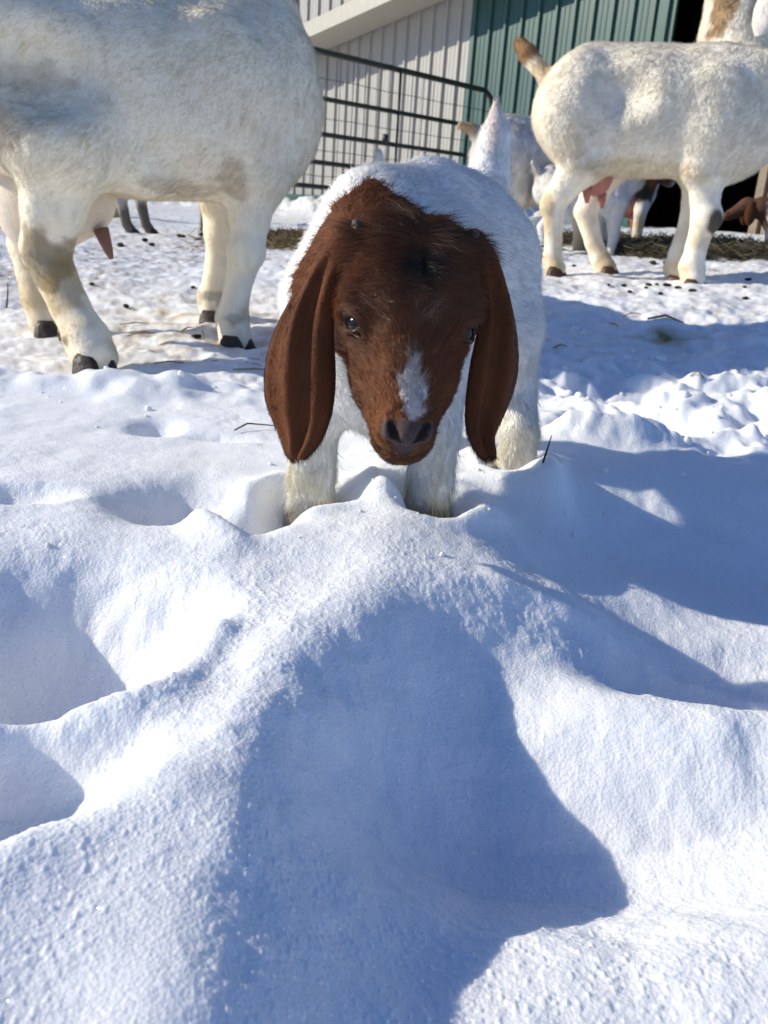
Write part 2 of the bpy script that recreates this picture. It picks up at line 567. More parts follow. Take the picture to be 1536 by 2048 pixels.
    for cx, cy, r in ((-0.50, 1.39, 0.05), (-0.31, 1.64, 0.05)):
        z = z - 0.012 * flat(x, y, cx, cy, r, r, 0, 1.5)
    # ---- relief everywhere
    tr = sstep(1.12, 1.3, y)
    z = z + near * (0.006 * fbm(P, 7, 3, 3) + 0.0014 * fbm(P, 34, 3, 4) + 0.0007 * fbm(P, 130, 4, 6, 0.6) * np.clip(0.6 + 1.2 * fbm(P, 8, 2, 66), 0.1, 1.4))
    fade = 1 - 0.5 * sstep(3, 12, y)
    z = z + tr * fade * (0.014 * fbm(P, 3.2, 3, 21) + (0.010 + 0.009 * sstep(0.15, 0.35, x) * (1 - sstep(1.9, 2.3, y))) * fbm(P, 11, 4, 22) + 0.005 * fbm(P, 38, 3, 23))
    gr = np.clip(vnoise(P, 420, 61) - 0.55, 0, 1)          # coarse grains
    z = z + (1 - sstep(0.6, 0.9, y)) * 0.0016 * gr * (0.3 + np.clip(fbm(P, 14, 3, 62) + 0.5, 0, 1.2))
    # ploughed bank against the barn
    bd = (x - BARN0[0]) * BARN_N[0] + (y - BARN0[1]) * BARN_N[1]
    bu = (x - BARN0[0]) * BARN_D[0] + (y - BARN0[1]) * BARN_D[1]
    bank = np.exp(-((bd - 0.5) / 0.55) ** 2) * sstep(4.9, 4.3, bu)
    z = z + bank * (0.17 + 0.26 * fbm(P, 1.6, 3, 81) + 0.1 * fbm(P, 6, 3, 82))
    return z

BARN0 = A(-1.165, 12.6)                          # on the wall behind the gate
BARN_D = A(3.565, -4.1); BARN_D = BARN_D / np.linalg.norm(BARN_D)
BARN_N = A(BARN_D[1], -BARN_D[0])                # faces the yard

def snow_mesh():
    th = np.concatenate([np.linspace(-math.pi, -0.62, 34)[:-1], np.linspace(-0.62, 0.62, 780), np.linspace(0.62, math.pi, 34)[1:]])
    r = np.concatenate([np.geomspace(0.05, 0.13, 14)[:-1], np.geomspace(0.13, 1.3, 880)[:-1], np.geomspace(1.3, 3.2, 180)[:-1], np.geomspace(3.2, 14, 130)[:-1], np.geomspace(14, 140, 24)])
    TH, RR = np.meshgrid(th, r)
    x = (RR * np.sin(TH)).ravel(); y = (RR * np.cos(TH)).ravel()
    z = snow_z(x, y)
    nt, nr = len(th), len(r)
    i = np.arange((nr - 1) * (nt - 1))
    a = (i // (nt - 1)) * nt + i % (nt - 1)
    Q = np.stack([a, a + nt, a + nt + 1, a + 1], 1)[:, ::-1]
    me = mesh_data('snow_ground', np.column_stack([x, y, z]), Q, True)
    P = np.column_stack([x, y])
    # trampled-in dirt and hay chaff, and one stain
    d = sstep(1.25, 1.6, y) * np.clip(0.62 + 0.9 * fbm(P, 2.2, 4, 91), 0, 1) * (1 - 0.45 * sstep(0.2, 0.4, x))
    d = np.clip(d + sstep(2.3, 3.0, y) * 0.4 * np.clip(0.4 + fbm(P, 5, 3, 92), 0, 1), 0, 1)
    st = np.exp(-(((x - 0.535) / 0.06) ** 2 + ((y - 1.735) / 0.045) ** 2)) * np.clip(0.8 + 1.2 * fbm(P, 22, 3, 93), 0, 1.3)
    at = me.attributes.new('dirt', 'FLOAT_COLOR', 'POINT')
    at.data.foreach_set('color', np.column_stack([d, np.clip(st, 0, 1), d * 0, d * 0 + 1]).astype(np.float32).ravel())
    return me

def snow_mat():
    m, n, l, b = mat('snow')
    a = n.new('ShaderNodeAttribute'); a.attribute_name = 'dirt'
    sp = n.new('ShaderNodeSeparateColor'); l.new(a.outputs['Color'], sp.inputs[0])
    geo = n.new('ShaderNodeNewGeometry')
    nz = n.new('ShaderNodeTexNoise'); nz.inputs['Scale'].default_value = 26; nz.inputs['Detail'].default_value = 8
    l.new(geo.outputs['Position'], nz.inputs['Vector'])
    mr = n.new('ShaderNodeMapRange'); mr.inputs[1].default_value = 0.38; mr.inputs[2].default_value = 0.72
    l.new(nz.outputs[0], mr.inputs[0])
    mu = n.new('ShaderNodeMath'); mu.operation = 'MULTIPLY'; l.new(sp.outputs[0], mu.inputs[0]); l.new(mr.outputs[0], mu.inputs[1])
    c1 = n.new('ShaderNodeMix'); c1.data_type = 'RGBA'
    c1.inputs[6].default_value = (0.87, 0.885, 0.905, 1); c1.inputs[7].default_value = (0.50, 0.40, 0.27, 1)
    l.new(mu.outputs[0], c1.inputs[0])
    c2 = n.new('ShaderNodeMix'); c2.data_type = 'RGBA'
    c2.inputs[7].default_value = (0.22, 0.17, 0.05, 1)
    l.new(c1.outputs[2], c2.inputs[6]); l.new(sp.outputs[1], c2.inputs[0])
    l.new(c2.outputs[2], b.inputs['Base Color'])
    b.inputs['Roughness'].default_value = 0.55
    b.inputs['Specular IOR Level'].default_value = 0.3
    b.inputs['Subsurface Weight'].default_value = 0.5
    b.inputs['Subsurface Radius'].default_value = (0.9, 1.0, 1.1)
    b.inputs['Subsurface Scale'].default_value = 0.013
    n1 = n.new('ShaderNodeTexNoise'); n1.inputs['Scale'].default_value = 420; n1.inputs['Detail'].default_value = 5; n1.inputs['Roughness'].default_value = 0.65
    n2 = n.new('ShaderNodeTexVoronoi'); n2.inputs['Scale'].default_value = 520
    l.new(geo.outputs['Position'], n1.inputs['Vector']); l.new(geo.outputs['Position'], n2.inputs['Vector'])
    ad = n.new('ShaderNodeMath'); ad.operation = 'ADD'; l.new(n1.outputs[0], ad.inputs[0]); l.new(n2.outputs['Distance'], ad.inputs[1])
    bp = n.new('ShaderNodeBump'); bp.inputs['Strength'].default_value = 0.42; bp.inputs['Distance'].default_value = 0.0011
    l.new(ad.outputs[0], bp.inputs['Height']); l.new(bp.outputs[0], b.inputs['Normal'])
    # ice facets: a few cells act as tiny mirrors with their own tilt
    v = n.new('ShaderNodeTexVoronoi'); v.inputs['Scale'].default_value = 900
    l.new(geo.outputs['Position'], v.inputs['Vector'])
    sc = n.new('ShaderNodeSeparateColor'); l.new(v.outputs['Color'], sc.inputs[0])
    gt = n.new('ShaderNodeMath'); gt.operation = 'GREATER_THAN'; gt.inputs[1].default_value = 0.965; l.new(sc.outputs[2], gt.inputs[0])
    sb = n.new('ShaderNodeVectorMath'); sb.operation = 'SUBTRACT'; sb.inputs[1].default_value = (0.5, 0.5, 0.5); l.new(v.outputs['Color'], sb.inputs[0])
    cb = n.new('ShaderNodeCombineXYZ'); 
    sx = n.new('ShaderNodeSeparateXYZ'); l.new(sb.outputs[0], sx.inputs[0]); l.new(sx.outputs[0], cb.inputs[0]); l.new(sx.outputs[1], cb.inputs[1])
    ml = n.new('ShaderNodeVectorMath'); ml.operation = 'SCALE'; ml.inputs['Scale'].default_value = 1.3; l.new(cb.outputs[0], ml.inputs[0])
    av = n.new('ShaderNodeVectorMath'); av.operation = 'ADD'; l.new(ml.outputs[0], av.inputs[0]); l.new(geo.outputs['Normal'], av.inputs[1])
    nv = n.new('ShaderNodeVectorMath'); nv.operation = 'NORMALIZE'; l.new(av.outputs[0], nv.inputs[0])
    gl = n.new('ShaderNodeBsdfGlossy'); gl.inputs['Roughness'].default_value = 0.12; l.new(nv.outputs[0], gl.inputs['Normal'])
    gm = n.new('ShaderNodeMath'); gm.operation = 'MULTIPLY'; gm.inputs[1].default_value = 0.16; l.new(gt.outputs[0], gm.inputs[0])
    ms = n.new('ShaderNodeMixShader'); l.new(gm.outputs[0], ms.inputs[0])
    out = n['Material Output']
    l.new(b.outputs[0], ms.inputs[1]); l.new(gl.outputs[0], ms.inputs[2]); l.new(ms.outputs[0], out.inputs['Surface'])
    return m

SNOW = snow_mat()
snow = link('snow_ground', snow_mesh(), None, SNOW)
tag(snow, kind='structure')

# ------------------------------------------------------------------ the barn
def wp(u, out, z):
    """point by metres along the barn wall, out from it, and height"""
    p = BARN0 + BARN_D * u + BARN_N * out
    return A(p[0], p[1], z)

BAX = (A(BARN_D[0], BARN_D[1], 0), A(BARN_N[0], BARN_N[1], 0), A(0, 0, 1))
STEEL_W = simple_mat('white_steel', (0.36, 0.345, 0.315), 0.45, 0.4, 0.10, 5, bump=0.05, bscale=8)
STEEL_G = simple_mat('green_steel', (0.026, 0.080, 0.070), 0.42, 0.4, 0.14, 4, bump=0.05, bscale=8)
TRIM = simple_mat('trim_white', (0.42, 0.39, 0.33), 0.5, 0.35, 0.15, 14)
GREEN_TRIM = simple_mat('green_trim', (0.02, 0.08, 0.065), 0.45, 0.4, 0.2, 8)
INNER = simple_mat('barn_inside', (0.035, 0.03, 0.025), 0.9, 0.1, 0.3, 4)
WOOD = simple_mat('old_wood', (0.26, 0.21, 0.15), 0.8, 0.2, 0.35, 18, bump=0.4, bscale=60)

def panel_mesh(w, h, name):
    """one ribbed steel sheet, rib on its left edge and two faint flutes; x along, y out, z up from 0"""
    prof = [(0.0, 0.0), (0.007, 0.030), (0.030, 0.030), (0.040, 0.0)]
    k = w - 0.044
    for c in (0.33, 0.66):
        x = 0.04 + k * c
        prof += [(x - 0.014, 0.0), (x - 0.006, 0.0045), (x + 0.006, 0.0045), (x + 0.014, 0.0)]
    prof.append((w - 0.002, 0.0))
    V, F = [], []
    n = len(prof)
    for z in (0, h):
        for x, y in prof: V.append(tuple(BAX[0] * x + BAX[1] * y + BAX[2] * z))
    for z in (0, h):
        for x, y in prof: V.append(tuple(BAX[0] * x + BAX[1] * (y - 0.0015) + BAX[2] * z))
    for i in range(n - 1):
        F.append([i, i + 1, n + i + 1, n + i])
        F.append([2 * n + i, 3 * n + i, 3 * n + i + 1, 2 * n + i + 1])
        F.append([i, 2 * n + i, 2 * n + i + 1, i + 1]); F.append([n + i, n + i + 1, 3 * n + i + 1, 3 * n + i])
    F += [[0, n, 3 * n, 2 * n], [n - 1, 3 * n - 1, 4 * n - 1, 2 * n - 1][::1]]
    return mesh_data(name, V, F, False)

barn = empty('barn', wp(2, 0, 0.15), 'white and green ribbed steel barn with an open dark doorway', 'barn')
RIB = 0.229
U_DOOR0, U_DOOR1 = 5.10, 6.55
Z0, ZT = 0.02, 2.34
ZW = 3.3
WG = 2.72                                           # where white sheets give way to green
me_w = panel_mesh(RIB, ZW - Z0, 'siding_white'); me_w.materials.append(STEEL_W)
me_g = panel_mesh(RIB, ZW - Z0, 'siding_green'); me_g.materials.append(STEEL_G)
me_u = panel_mesh(RIB, 1.6, 'siding_upper'); me_u.materials.append(STEEL_W)
u = WG - RIB * 19
while u < U_DOOR0 - 0.02:
    green = u > WG - 0.01
    o = link('siding_panel', me_g if green else me_w, barn)
    o.location = Vector(wp(u, 0, Z0))
    if green: o['label'] = 'green ribbed wall sheet'
    u += RIB
u = U_DOOR1
for i in range(8):
    o = link('siding_panel', me_g, barn); o.location = Vector(wp(u, 0, Z0)); o['label'] = 'green ribbed wall sheet'
    u += RIB
OVER = 0.55
SLOPE = 0.14
def rake(u): return ZT - 0.16 + SLOPE * u
u = WG - RIB * 19 + 0.1
while u < 7.9:
    o = link('siding_panel', me_u, barn); o.location = Vector(wp(u, OVER, rake(u + RIB / 2) + 0.12))
    u += RIB
_ra = A(BARN_D[0], BARN_D[1], SLOPE) / math.sqrt(1 + SLOPE ** 2)
RAX = (_ra, BAX[1], np.cross(_ra, BAX[1]) * (1 if np.cross(_ra, BAX[1])[2] > 0 else -1))
def bpart(name, m, u0, u1, o0, o1, z0, z1, label=None):
    o = MB().box(wp((u0 + u1) / 2, (o0 + o1) / 2, (z0 + z1) / 2), (abs(u1 - u0), abs(o1 - o0), z1 - z0), BAX).build(name, m, barn)
    if label: o['label'] = label
    return o
o = MB().box(wp(3.15, OVER, rake(3.15) + 0.1), (9.8, 0.085, 0.18), RAX).build('fascia_board', TRIM, barn); o['label'] = 'pale sloping fascia board under the upper wall'
MB().box(wp(3.15, OVER / 2, rake(3.15) + 0.05), (9.8, OVER - 0.09, 0.03), RAX).build('soffit', TRIM, barn)
bpart('corner_trim', GREEN_TRIM, WG - 0.035, WG + 0.012, 0.02, 0.026, Z0, 2.5)
bpart('base_trim', GREEN_TRIM, -1.7, U_DOOR0, 0.024, 0.036, Z0 - 0.1, 0.42)
bpart('door_post', GREEN_TRIM, U_DOOR0 - 0.02, U_DOOR0 + 0.08, -0.12, 0.03, Z0 - 0.1, 2.95)
for k, (a, b) in enumerate(((0.0, 0.07), (0.12, 0.18), (0.19, 0.22))):
    bpart('door_post', WOOD if k < 2 else TRIM, U_DOOR1 - 0.22 + a, U_DOOR1 - 0.22 + b, -0.10 + 0.03 * k, 0.03 + 0.01 * k, Z0 - 0.1, 2.95)
# inside: floor to roof shell so that the doorway is really dark
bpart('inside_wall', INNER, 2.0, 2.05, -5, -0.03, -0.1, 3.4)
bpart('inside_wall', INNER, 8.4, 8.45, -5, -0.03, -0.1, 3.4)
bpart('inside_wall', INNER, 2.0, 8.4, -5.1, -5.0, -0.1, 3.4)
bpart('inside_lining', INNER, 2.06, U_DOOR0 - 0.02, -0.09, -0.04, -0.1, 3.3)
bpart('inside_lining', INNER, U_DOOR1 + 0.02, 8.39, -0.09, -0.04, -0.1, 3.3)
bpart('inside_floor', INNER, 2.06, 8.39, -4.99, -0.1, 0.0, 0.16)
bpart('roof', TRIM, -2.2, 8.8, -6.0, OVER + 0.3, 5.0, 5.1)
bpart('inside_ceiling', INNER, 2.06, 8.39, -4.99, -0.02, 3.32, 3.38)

# ------------------------------------------------------------------ the gate
GATE = simple_mat('gate_paint', (0.018, 0.024, 0.022), 0.45, 0.45, 0.4, 20, bump=0.1, bscale=60)
G0, G1 = A(-2.05, 6.69, 0), A(0.83, 9.72, 0)
GD = (G1 - G0) / np.linalg.norm(G1 - G0)
GL = np.linalg.norm(G1 - G0)
gate = empty('farm_gate', tuple(G0 + A(0, 0, 0.2)), 'dark tube farm gate with wire mesh in front of the white barn wall', 'gate')
def gp(s, z, off=0.0): return G0 + GD * s + A(0, 0, z) + off * A(-GD[1], GD[0], 0)
rz = [1.49, 1.14, 0.86, 0.63, 0.43]
fr = [gp(0, rz[-1]), gp(0, rz[0] - 0.15), gp(0.05, rz[0] - 0.05), gp(0.15, rz[0])]
fr += [gp(s, rz[0]) for s in np.linspace(0.4, GL - 0.4, 8)]
fr += [gp(GL - 0.15, rz[0]), gp(GL - 0.05, rz[0] - 0.05), gp(GL, rz[0] - 0.15), gp(GL, rz[-1] - 0.03)]
MB().tube(fr, 0.026, 10).build('frame', GATE, gate, True)
for z in rz[1:]:
    MB().tube([gp(0.0, z), gp(GL / 2, z - 0.006), gp(GL, z)], 0.021, 8).build('rail', GATE, gate, True)
for s in (0.33 * GL, 0.66 * GL):
    MB().tube([gp(s, rz[0], -0.026), gp(s + 0.01, rz[-1], -0.026)], 0.011, 8).build('brace', GATE, gate, True)
for z in (1.31, 1.0, 0.74, 0.53):
    MB().tube([gp(s, z - 0.012 * math.sin(math.pi * s / GL) + 0.004 * math.sin(9 * s), 0.03) for s in np.linspace(0.02, GL - 0.02, 12)], 0.0032, 5).build('wire', GATE, gate, True)
for k in range(int(GL / 0.152)):
    s = 0.1 + k * 0.152
    MB().tube([gp(s, rz[0] - 0.02, 0.03), gp(s + 0.004, 1.0, 0.03), gp(s, rz[-1], 0.03)], 0.0042, 5).build('wire', GATE, gate, True)
MB().tube([gp(0.62 * GL, 0.86, -0.05), gp(0.62 * GL, 0.93, -0.05)], [0.03, 0.025], 8).build('latch', GATE, gate, True)
for s, nm in ((-0.09, 'gate_post'),):
    MB().tube([gp(s, 0.05), gp(s, 1.7)], 0.06, 10).build(nm, GATE if s > 0 else WOOD, gate, True)

# ------------------------------------------------------------------ goats
def norm(v):
    v = np.asarray(v, float); return v / (np.linalg.norm(v) + 1e-12)

def hoof(parent, p, fwd, s=1.0, m=None):
    """cloven hoof: two pointed toes on the ground at p"""
    f = norm(A(fwd[0], fwd[1], 0)); r = A(f[1], -f[0], 0)
    V, F = [], []
    n = 12
    for side in (-1, 1):
        b = len(V)
        for z, back, front, wid in ((0.0, -0.020, 0.044, 0.0165), (0.012, -0.020, 0.040, 0.0165), (0.034, -0.016, 0.024, 0.0145), (0.044, -0.010, 0.014, 0.009)):
            for k in range(n):
                a = 2 * math.pi * k / n
                c, q = math.cos(a), math.sin(a)
                x = c * (front if c > 0 else -back)
                y = q * wid * (1 - 0.35 * max(c, 0)) + side * 0.0175 - side * 0.004 * max(c, 0)
                V.append(np.asarray(p) + s * (f * x + r * y + A(0, 0, z)))
        for i in range(3):
            for k in range(n):
                F.append([b + i * n + k, b + i * n + (k + 1) % n, b + (i + 1) * n + (k + 1) % n, b + (i + 1) * n + k])
        F.append([b + k for k in range(n)][::-1]); F.append([b + 3 * n + k for k in range(n)])
    return link('hoof', mesh_data('hoof', V, F, True), parent, m or HOOF)

def sheet_part(name, rows, thick, m, parent, colfn, bulge=0.0, folds=None, nv=17):
    """a soft leaf such as an ear: rows of (left edge, right edge) points, given thickness and folds"""
    rows = np.array(rows, float)
    nu = 48
    t = np.linspace(0, 1, len(rows)); tt = np.linspace(0, 1, nu)
    Lp = np.column_stack([np.interp(tt, t, rows[:, 0, k]) for k in range(3)])
    Rp = np.column_stack([np.interp(tt, t, rows[:, 1, k]) for k in range(3)])
    for _ in range(3):
        Lp[1:-1] = 0.25 * Lp[:-2] + 0.5 * Lp[1:-1] + 0.25 * Lp[2:]; Rp[1:-1] = 0.25 * Rp[:-2] + 0.5 * Rp[1:-1] + 0.25 * Rp[2:]
    v = np.linspace(-1, 1, nv)
    S = (Lp[:, None] * (1 - v)[None, :, None] + Rp[:, None] * (1 + v)[None, :, None]) / 2
    along = np.gradient((Lp + Rp) / 2, axis=0); side = Rp - Lp
    nr = np.cross(along, side); nr /= np.linalg.norm(nr, axis=1)[:, None]
    nr *= -np.sign(nr[:, 1:2] + 1e-9)                      # face the viewer's side of the animal
    W = np.linalg.norm(side, axis=1)
    off = bulge * W[:, None] * (1 - v[None] ** 2)
    if folds is not None: off = off + folds(tt[:, None], v[None])
    S = S + nr[:, None] * off[..., None]
    edge = np.sqrt(np.clip(1 - v ** 2, 0, 1))[None] ** 0.6 * np.sqrt(np.clip(1 - tt ** 6, 0, 1))[:, None]
    Fr = S + nr[:, None] * (thick / 2 * edge)[..., None]
    Bk = S - nr[:, None] * (thick / 2 * edge)[..., None]
    V = np.concatenate([Fr.reshape(-1, 3), Bk.reshape(-1, 3)])
    i = np.arange((nu - 1) * (nv - 1)); a = (i // (nv - 1)) * nv + i % (nv - 1)
    Q = np.stack([a, a + 1, a + nv + 1, a + nv], 1)
    M = nu * nv
    Q = np.concatenate([Q, Q[:, ::-1] + M])
    rim = []
    for k in range(nu - 1):
        rim.append([k * nv, (k + 1) * nv, (k + 1) * nv + M, k * nv + M])
        rim.append([k * nv + nv - 1, k * nv + nv - 1 + M, (k + 1) * nv + nv - 1 + M, (k + 1) * nv + nv - 1])
    for k in range(nv - 1):
        rim.append([k, k + M, k + 1 + M, k + 1]); e = (nu - 1) * nv + k
        rim.append([e, e + 1, e + 1 + M, e + M])
    Q = np.concatenate([Q, np.array(rim)])
    e1, e2 = V[Q[:, 1]] - V[Q[:, 0]], V[Q[:, 3]] - V[Q[:, 0]]
    fn = np.cross(e1, e2)
    if (fn[:len(i)].mean(0) * nr.mean(0)).sum() < 0:
        Q = Q[:, ::-1]; fn = -fn
    N = np.zeros_like(V)
    for k in range(4): np.add.at(N, Q[:, k], fn)
    N /= np.linalg.norm(N, axis=1)[:, None] + 1e-12
    o = colored_mesh(name, V, Q, colfn(V), m, parent)
    return o, V, Q, N

CREAM = A(0.80, 0.755, 0.67)
def mixc(a, b, t):
    return a[None] * (1 - t)[:, None] + b[None] * t[:, None] if a.ndim == 1 else a * (1 - t)[:, None] + b[None] * t[:, None]

# ---- the kid in front
def build_kid():
    root = empty('goat_kid', (0.03, 0.8, -0.02), 'brown-headed white goat kid with long drooping ears nosing towards the snow in front', 'goat kid', 'goats')
    O = A(0.009, 0.604, 0.236)
    ed = norm(A(0.024, -0.53, -0.848)); ex = norm(A(1, 0.12, 0.045) - ed * (A(1, 0.12, 0.045) @ ed)); en = np.cross(ed, ex)
    HR = np.column_stack([ex, ed, en])
    SX = 0.91
    def h(X, D, N): return O + X * SX * ex + D * ed + N * en
    def loc(P): return ((P - O) @ HR) / A(SX, 1, 1)
    pr = []
    # trunk
    pr += [('e', A(-0.012, 0.755, 0.160), A(0.071, 0.078, 0.092), None, 0.02),
           ('c', A(-0.005, 0.79, 0.185), A(0.046, 0.925, 0.192), 0.076, 0.073, 0.03),
           ('e', A(0.055, 0.935, 0.205), A(0.070, 0.072, 0.080), None, 0.03),
           ('e', A(-0.012, 0.712, 0.130), A(0.045, 0.042, 0.068), None, 0.03),
           ('ch', [A(-0.028, 0.785, 0.240), A(-0.012, 0.84, 0.243), A(0.022, 0.885, 0.256), A(0.05, 0.945, 0.240)], [0.038, 0.036, 0.036, 0.034], 0.03),
           ('c', A(-0.022, 0.765, 0.192), A(-0.010, 0.66, 0.172), 0.052, 0.046, 0.03),
           ('c', A(-0.036, 0.745, 0.216), A(-0.022, 0.67, 0.188), 0.030, 0.030, 0.02)]
    # legs
    for x0, x1 in ((-0.060, -0.066), (0.034, 0.039)):
        pr.append(('ch', [A(x0, 0.765, 0.16), A((x0 + x1) / 2, 0.745, 0.105), A(x1, 0.727, 0.065), A(x1, 0.723, 0.02), A(x1, 0.722, -0.035)], [0.044, 0.029, 0.0215, 0.0185, 0.021], 0.025))
    pr.append(('ch', [A(0.095, 0.94, 0.20), A(0.112, 0.90, 0.135), A(0.132, 0.92, 0.075), A(0.138, 0.885, 0.03), A(0.137, 0.872, -0.03)], [0.050, 0.038, 0.0225, 0.0185, 0.020], 0.025))
    pr.append(('ch', [A(0.022, 0.95, 0.19), A(0.030, 0.92, 0.13), A(0.040, 0.955, 0.075), A(0.044, 0.935, 0.03), A(0.045, 0.925, -0.03)], [0.05, 0.036, 0.021, 0.018, 0.019], 0.025))
    # tail
    pr.append(('ch', [A(0.076, 0.980, 0.235), A(0.087, 0.995, 0.280), A(0.092, 1.003, 0.325), A(0.090, 1.010, 0.358)], [0.032, 0.024, 0.017, 0.004], 0.02))
    # head
    pr += [('e', h(0, 0.036, -0.036), A(0.0465, 0.048, 0.045), HR, 0.015),
           ('e', h(0, 0.046, -0.014), A(0.038, 0.040, 0.022), HR, 0.015),
           ('e', h(0, 0.012, -0.022), A(0.038, 0.020, 0.024), HR, 0.012),
           ('c', h(0, 0.06, -0.030), h(0, 0.124, -0.024), 0.0325, 0.0180, 0.015),
           ('e', h(0, 0.088, -0.012), A(0.018, 0.040, 0.014), HR, 0.012),
           ('e', h(0, 0.131, -0.026), A(0.0190, 0.019, 0.024), HR, 0.008),
           ('e', h(0, 0.142, -0.043), A(0.0150, 0.014, 0.015), HR, 0.007)]
    for s in (-1, 1):
        pr += [('e', h(s * 0.035, 0.056, -0.021), A(0.0155, 0.023, 0.018), HR, 0.012),
               ('e', h(s * 0.020, 0.078, -0.048), A(0.0215, 0.038, 0.028), HR, 0.015),
               ('c', h(s * 0.020, 0.075, -0.068), h(s * 0.009, 0.136, -0.044), 0.016, 0.012, 0.015),
               ('e', h(s * 0.040, 0.014, -0.020), A(0.011, 0.013, 0.012), HR, 0.012),      # horn base swelling
               ('c', h(s * 0.036, 0.015, -0.045), h(s * 0.047, 0.022, -0.048), 0.014, 0.010, 0.012)]  # ear root
    # eyes
    eyes = []
    for s in (-1, 1):
        c = h(s * 0.0352, 0.0675, -0.0215)
        w = norm(s * 0.80 * ex + 0.06 * ed + 0.60 * en)
        v = norm(-0.92 * ed + 0.38 * en - w * ((-0.92 * ed + 0.38 * en) @ w)); hh = np.cross(v, w)
        r = 0.0115
        eyes.append((c, w, v, hh, r, s))
        pr.append(('-e', c + w * 0.004, A(r, r, r) * 1.0, None, 0.003))
        def sp(a, e, q=1.0): return c + r * q * (math.cos(e) * (math.cos(a) * w + math.sin(a) * hh) + math.sin(e) * v)
        up = [sp(a, R(27) * math.cos(1.2 * a), 1.05) for a in np.linspace(R(-74), R(74), 11)]
        lo = [sp(a, R(-38) * math.cos(1.2 * a), 1.00) for a in np.linspace(R(-74), R(74), 11)]
        pr.append(('ch', up, [0.0018] + [0.0034] * 9 + [0.0018], 0.003))
        pr.append(('ch', lo, [0.0014] + [0.0019] * 9 + [0.0014], 0.0025))
    # nose: pad, comma nostrils, philtrum, lips
    pr.append(('e', h(0, 0.1435, -0.0125), A(0.0112, 0.0085, 0.0095), HR, 0.005))
    for s in (-1, 1):
        pr.append(('e', h(s * 0.0132, 0.1405, -0.0140), A(0.0058, 0.009, 0.009), HR, 0.004))
        pr.append(('-ch', [h(s * 0.0066, 0.1525, -0.0130), h(s * 0.0102, 0.1475, -0.0070), h(s * 0.0132, 0.1410, -0.0042)], [0.0022, 0.0032, 0.0020], 0.002))
    pr.append(('-ch', [h(0, 0.1555, -0.020), h(0, 0.1565, -0.034)], [0.0012, 0.0010], 0.003))
    pr.append(('-ch', [h(-0.0245, 0.128, -0.0440), h(-0.017, 0.1465, -0.0395), h(-0.006, 0.1560, -0.0365), h(0.006, 0.1560, -0.0365), h(0.017, 0.1465, -0.0395), h(0.0245, 0.128, -0.0440)], [0.0008, 0.0016, 0.0019, 0.0019, 0.0016, 0.0008], 0.0025))
    pr = [(p[0], p[1], p[2] * A(SX, 1, 1), p[3], p[4]) if p[0] == 'e' and p[3] is HR else p for p in pr]
    f = sdf_of(pr)
    V, Q, N = surface(f, (-0.125, 0.49, -0.055), (0.20, 1.06, 0.39), 0.0022)
    BROWN = A(0.140, 0.046, 0.016); DARK = A(0.048, 0.017, 0.008); TAN = A(0.25, 0.100, 0.032)
    def colf(P):
        q = loc(P)
        X, D, Nn = q[:, 0], q[:, 1], q[:, 2]
        nz = fbm(P, 60, 3, 5)
        white = np.tile(A(0.86, 0.845, 0.81), (len(P), 1))
        low = sstep(0.09, 0.0, P[:, 2]) * np.clip(0.5 + nz, 0, 1)
        white = white * (1 - low[:, None] * (1 - A(0.93, 0.84, 0.62)))
        # brown hood: head, neck up to the shoulders
        edge = 0.728 + 0.014 * nz - 0.35 * np.clip(0.18 - P[:, 2], 0, 0.2) + 0.04 * np.clip(-P[:, 0] - 0.01, -0.05, 0.05)
        edge = edge + 0.018 * np.exp(-((P[:, 0] + 0.03) / 0.02) ** 2) * (P[:, 2] > 0.24)
        hood = (P[:, 1] < edge) & ((P[:, 2] > 0.135) | (P[:, 1] < 0.655))
        c = np.where(hood[:, None], BROWN[None], white)
        # lighter cheeks and muzzle sides, darker crown
        t = sstep(0.075, 0.12, D) * (hood) * np.clip(0.6 + 1.0 * fbm(P, 45, 3, 8), 0, 1)
        c = c * (1 - t[:, None] * 0.55) + TAN[None] * t[:, None] * 0.55
        t = hood * (1 - sstep(0.015, 0.07, D)) * np.clip(0.45 + 1.1 * fbm(P, 30, 3, 9), 0, 1) * (P[:, 1] < 0.68)
        c = c * (1 - t[:, None] * 0.5) + DARK[None] * t[:, None] * 0.5
        # near-black patch along the forehead parting
        bx = (X - 0.0045) / (0.0095 * np.clip((D - 0.012) / 0.02, 0.3, 1)); bd = (D - 0.041) / 0.017
        t = np.clip(1.35 - np.sqrt(bx ** 2 + bd ** 2) + 0.35 * nz, 0, 1) * (Nn > -0.02)
        c = c * (1 - t[:, None]) + A(0.010, 0.007, 0.006)[None] * t[:, None]
        # white blaze
        cx = 0.002 - 0.05 * (0.125 - D) * 0.4
        wd = np.interp(D, [0.088, 0.097, 0.106, 0.120, 0.134, 0.141], [0.0, 0.0016, 0.0062, 0.0088, 0.0076, 0.0])
        t = sstep(-0.002, 0.002, wd - np.abs(X - cx) + 0.0060 * fbm(P, 240, 2, 12)) * (D > 0.088) * (D < 0.141) * (Nn > -0.022)
        c = c * (1 - 0.92 * t[:, None]) + A(0.60, 0.55, 0.52)[None] * 0.92 * t[:, None]
        # pale wisps above the parting's lower end
        t = np.exp(-((D - 0.066) / 0.01) ** 2) * np.exp(-((X - 0.008) / 0.008) ** 2) * (vnoise(P, 500, 3) > 0.55) * (Nn > -0.02) * 0.7
        c = c * (1 - t[:, None]) + A(0.36, 0.28, 0.22)[None] * t[:, None]
        # bare nose and lips
        t = sstep(0.136, 0.141, D) * sstep(0.0235, 0.0165, np.abs(X) + 0.75 * np.clip(-0.012 - Nn, 0, 1)) * (Nn > -0.034)
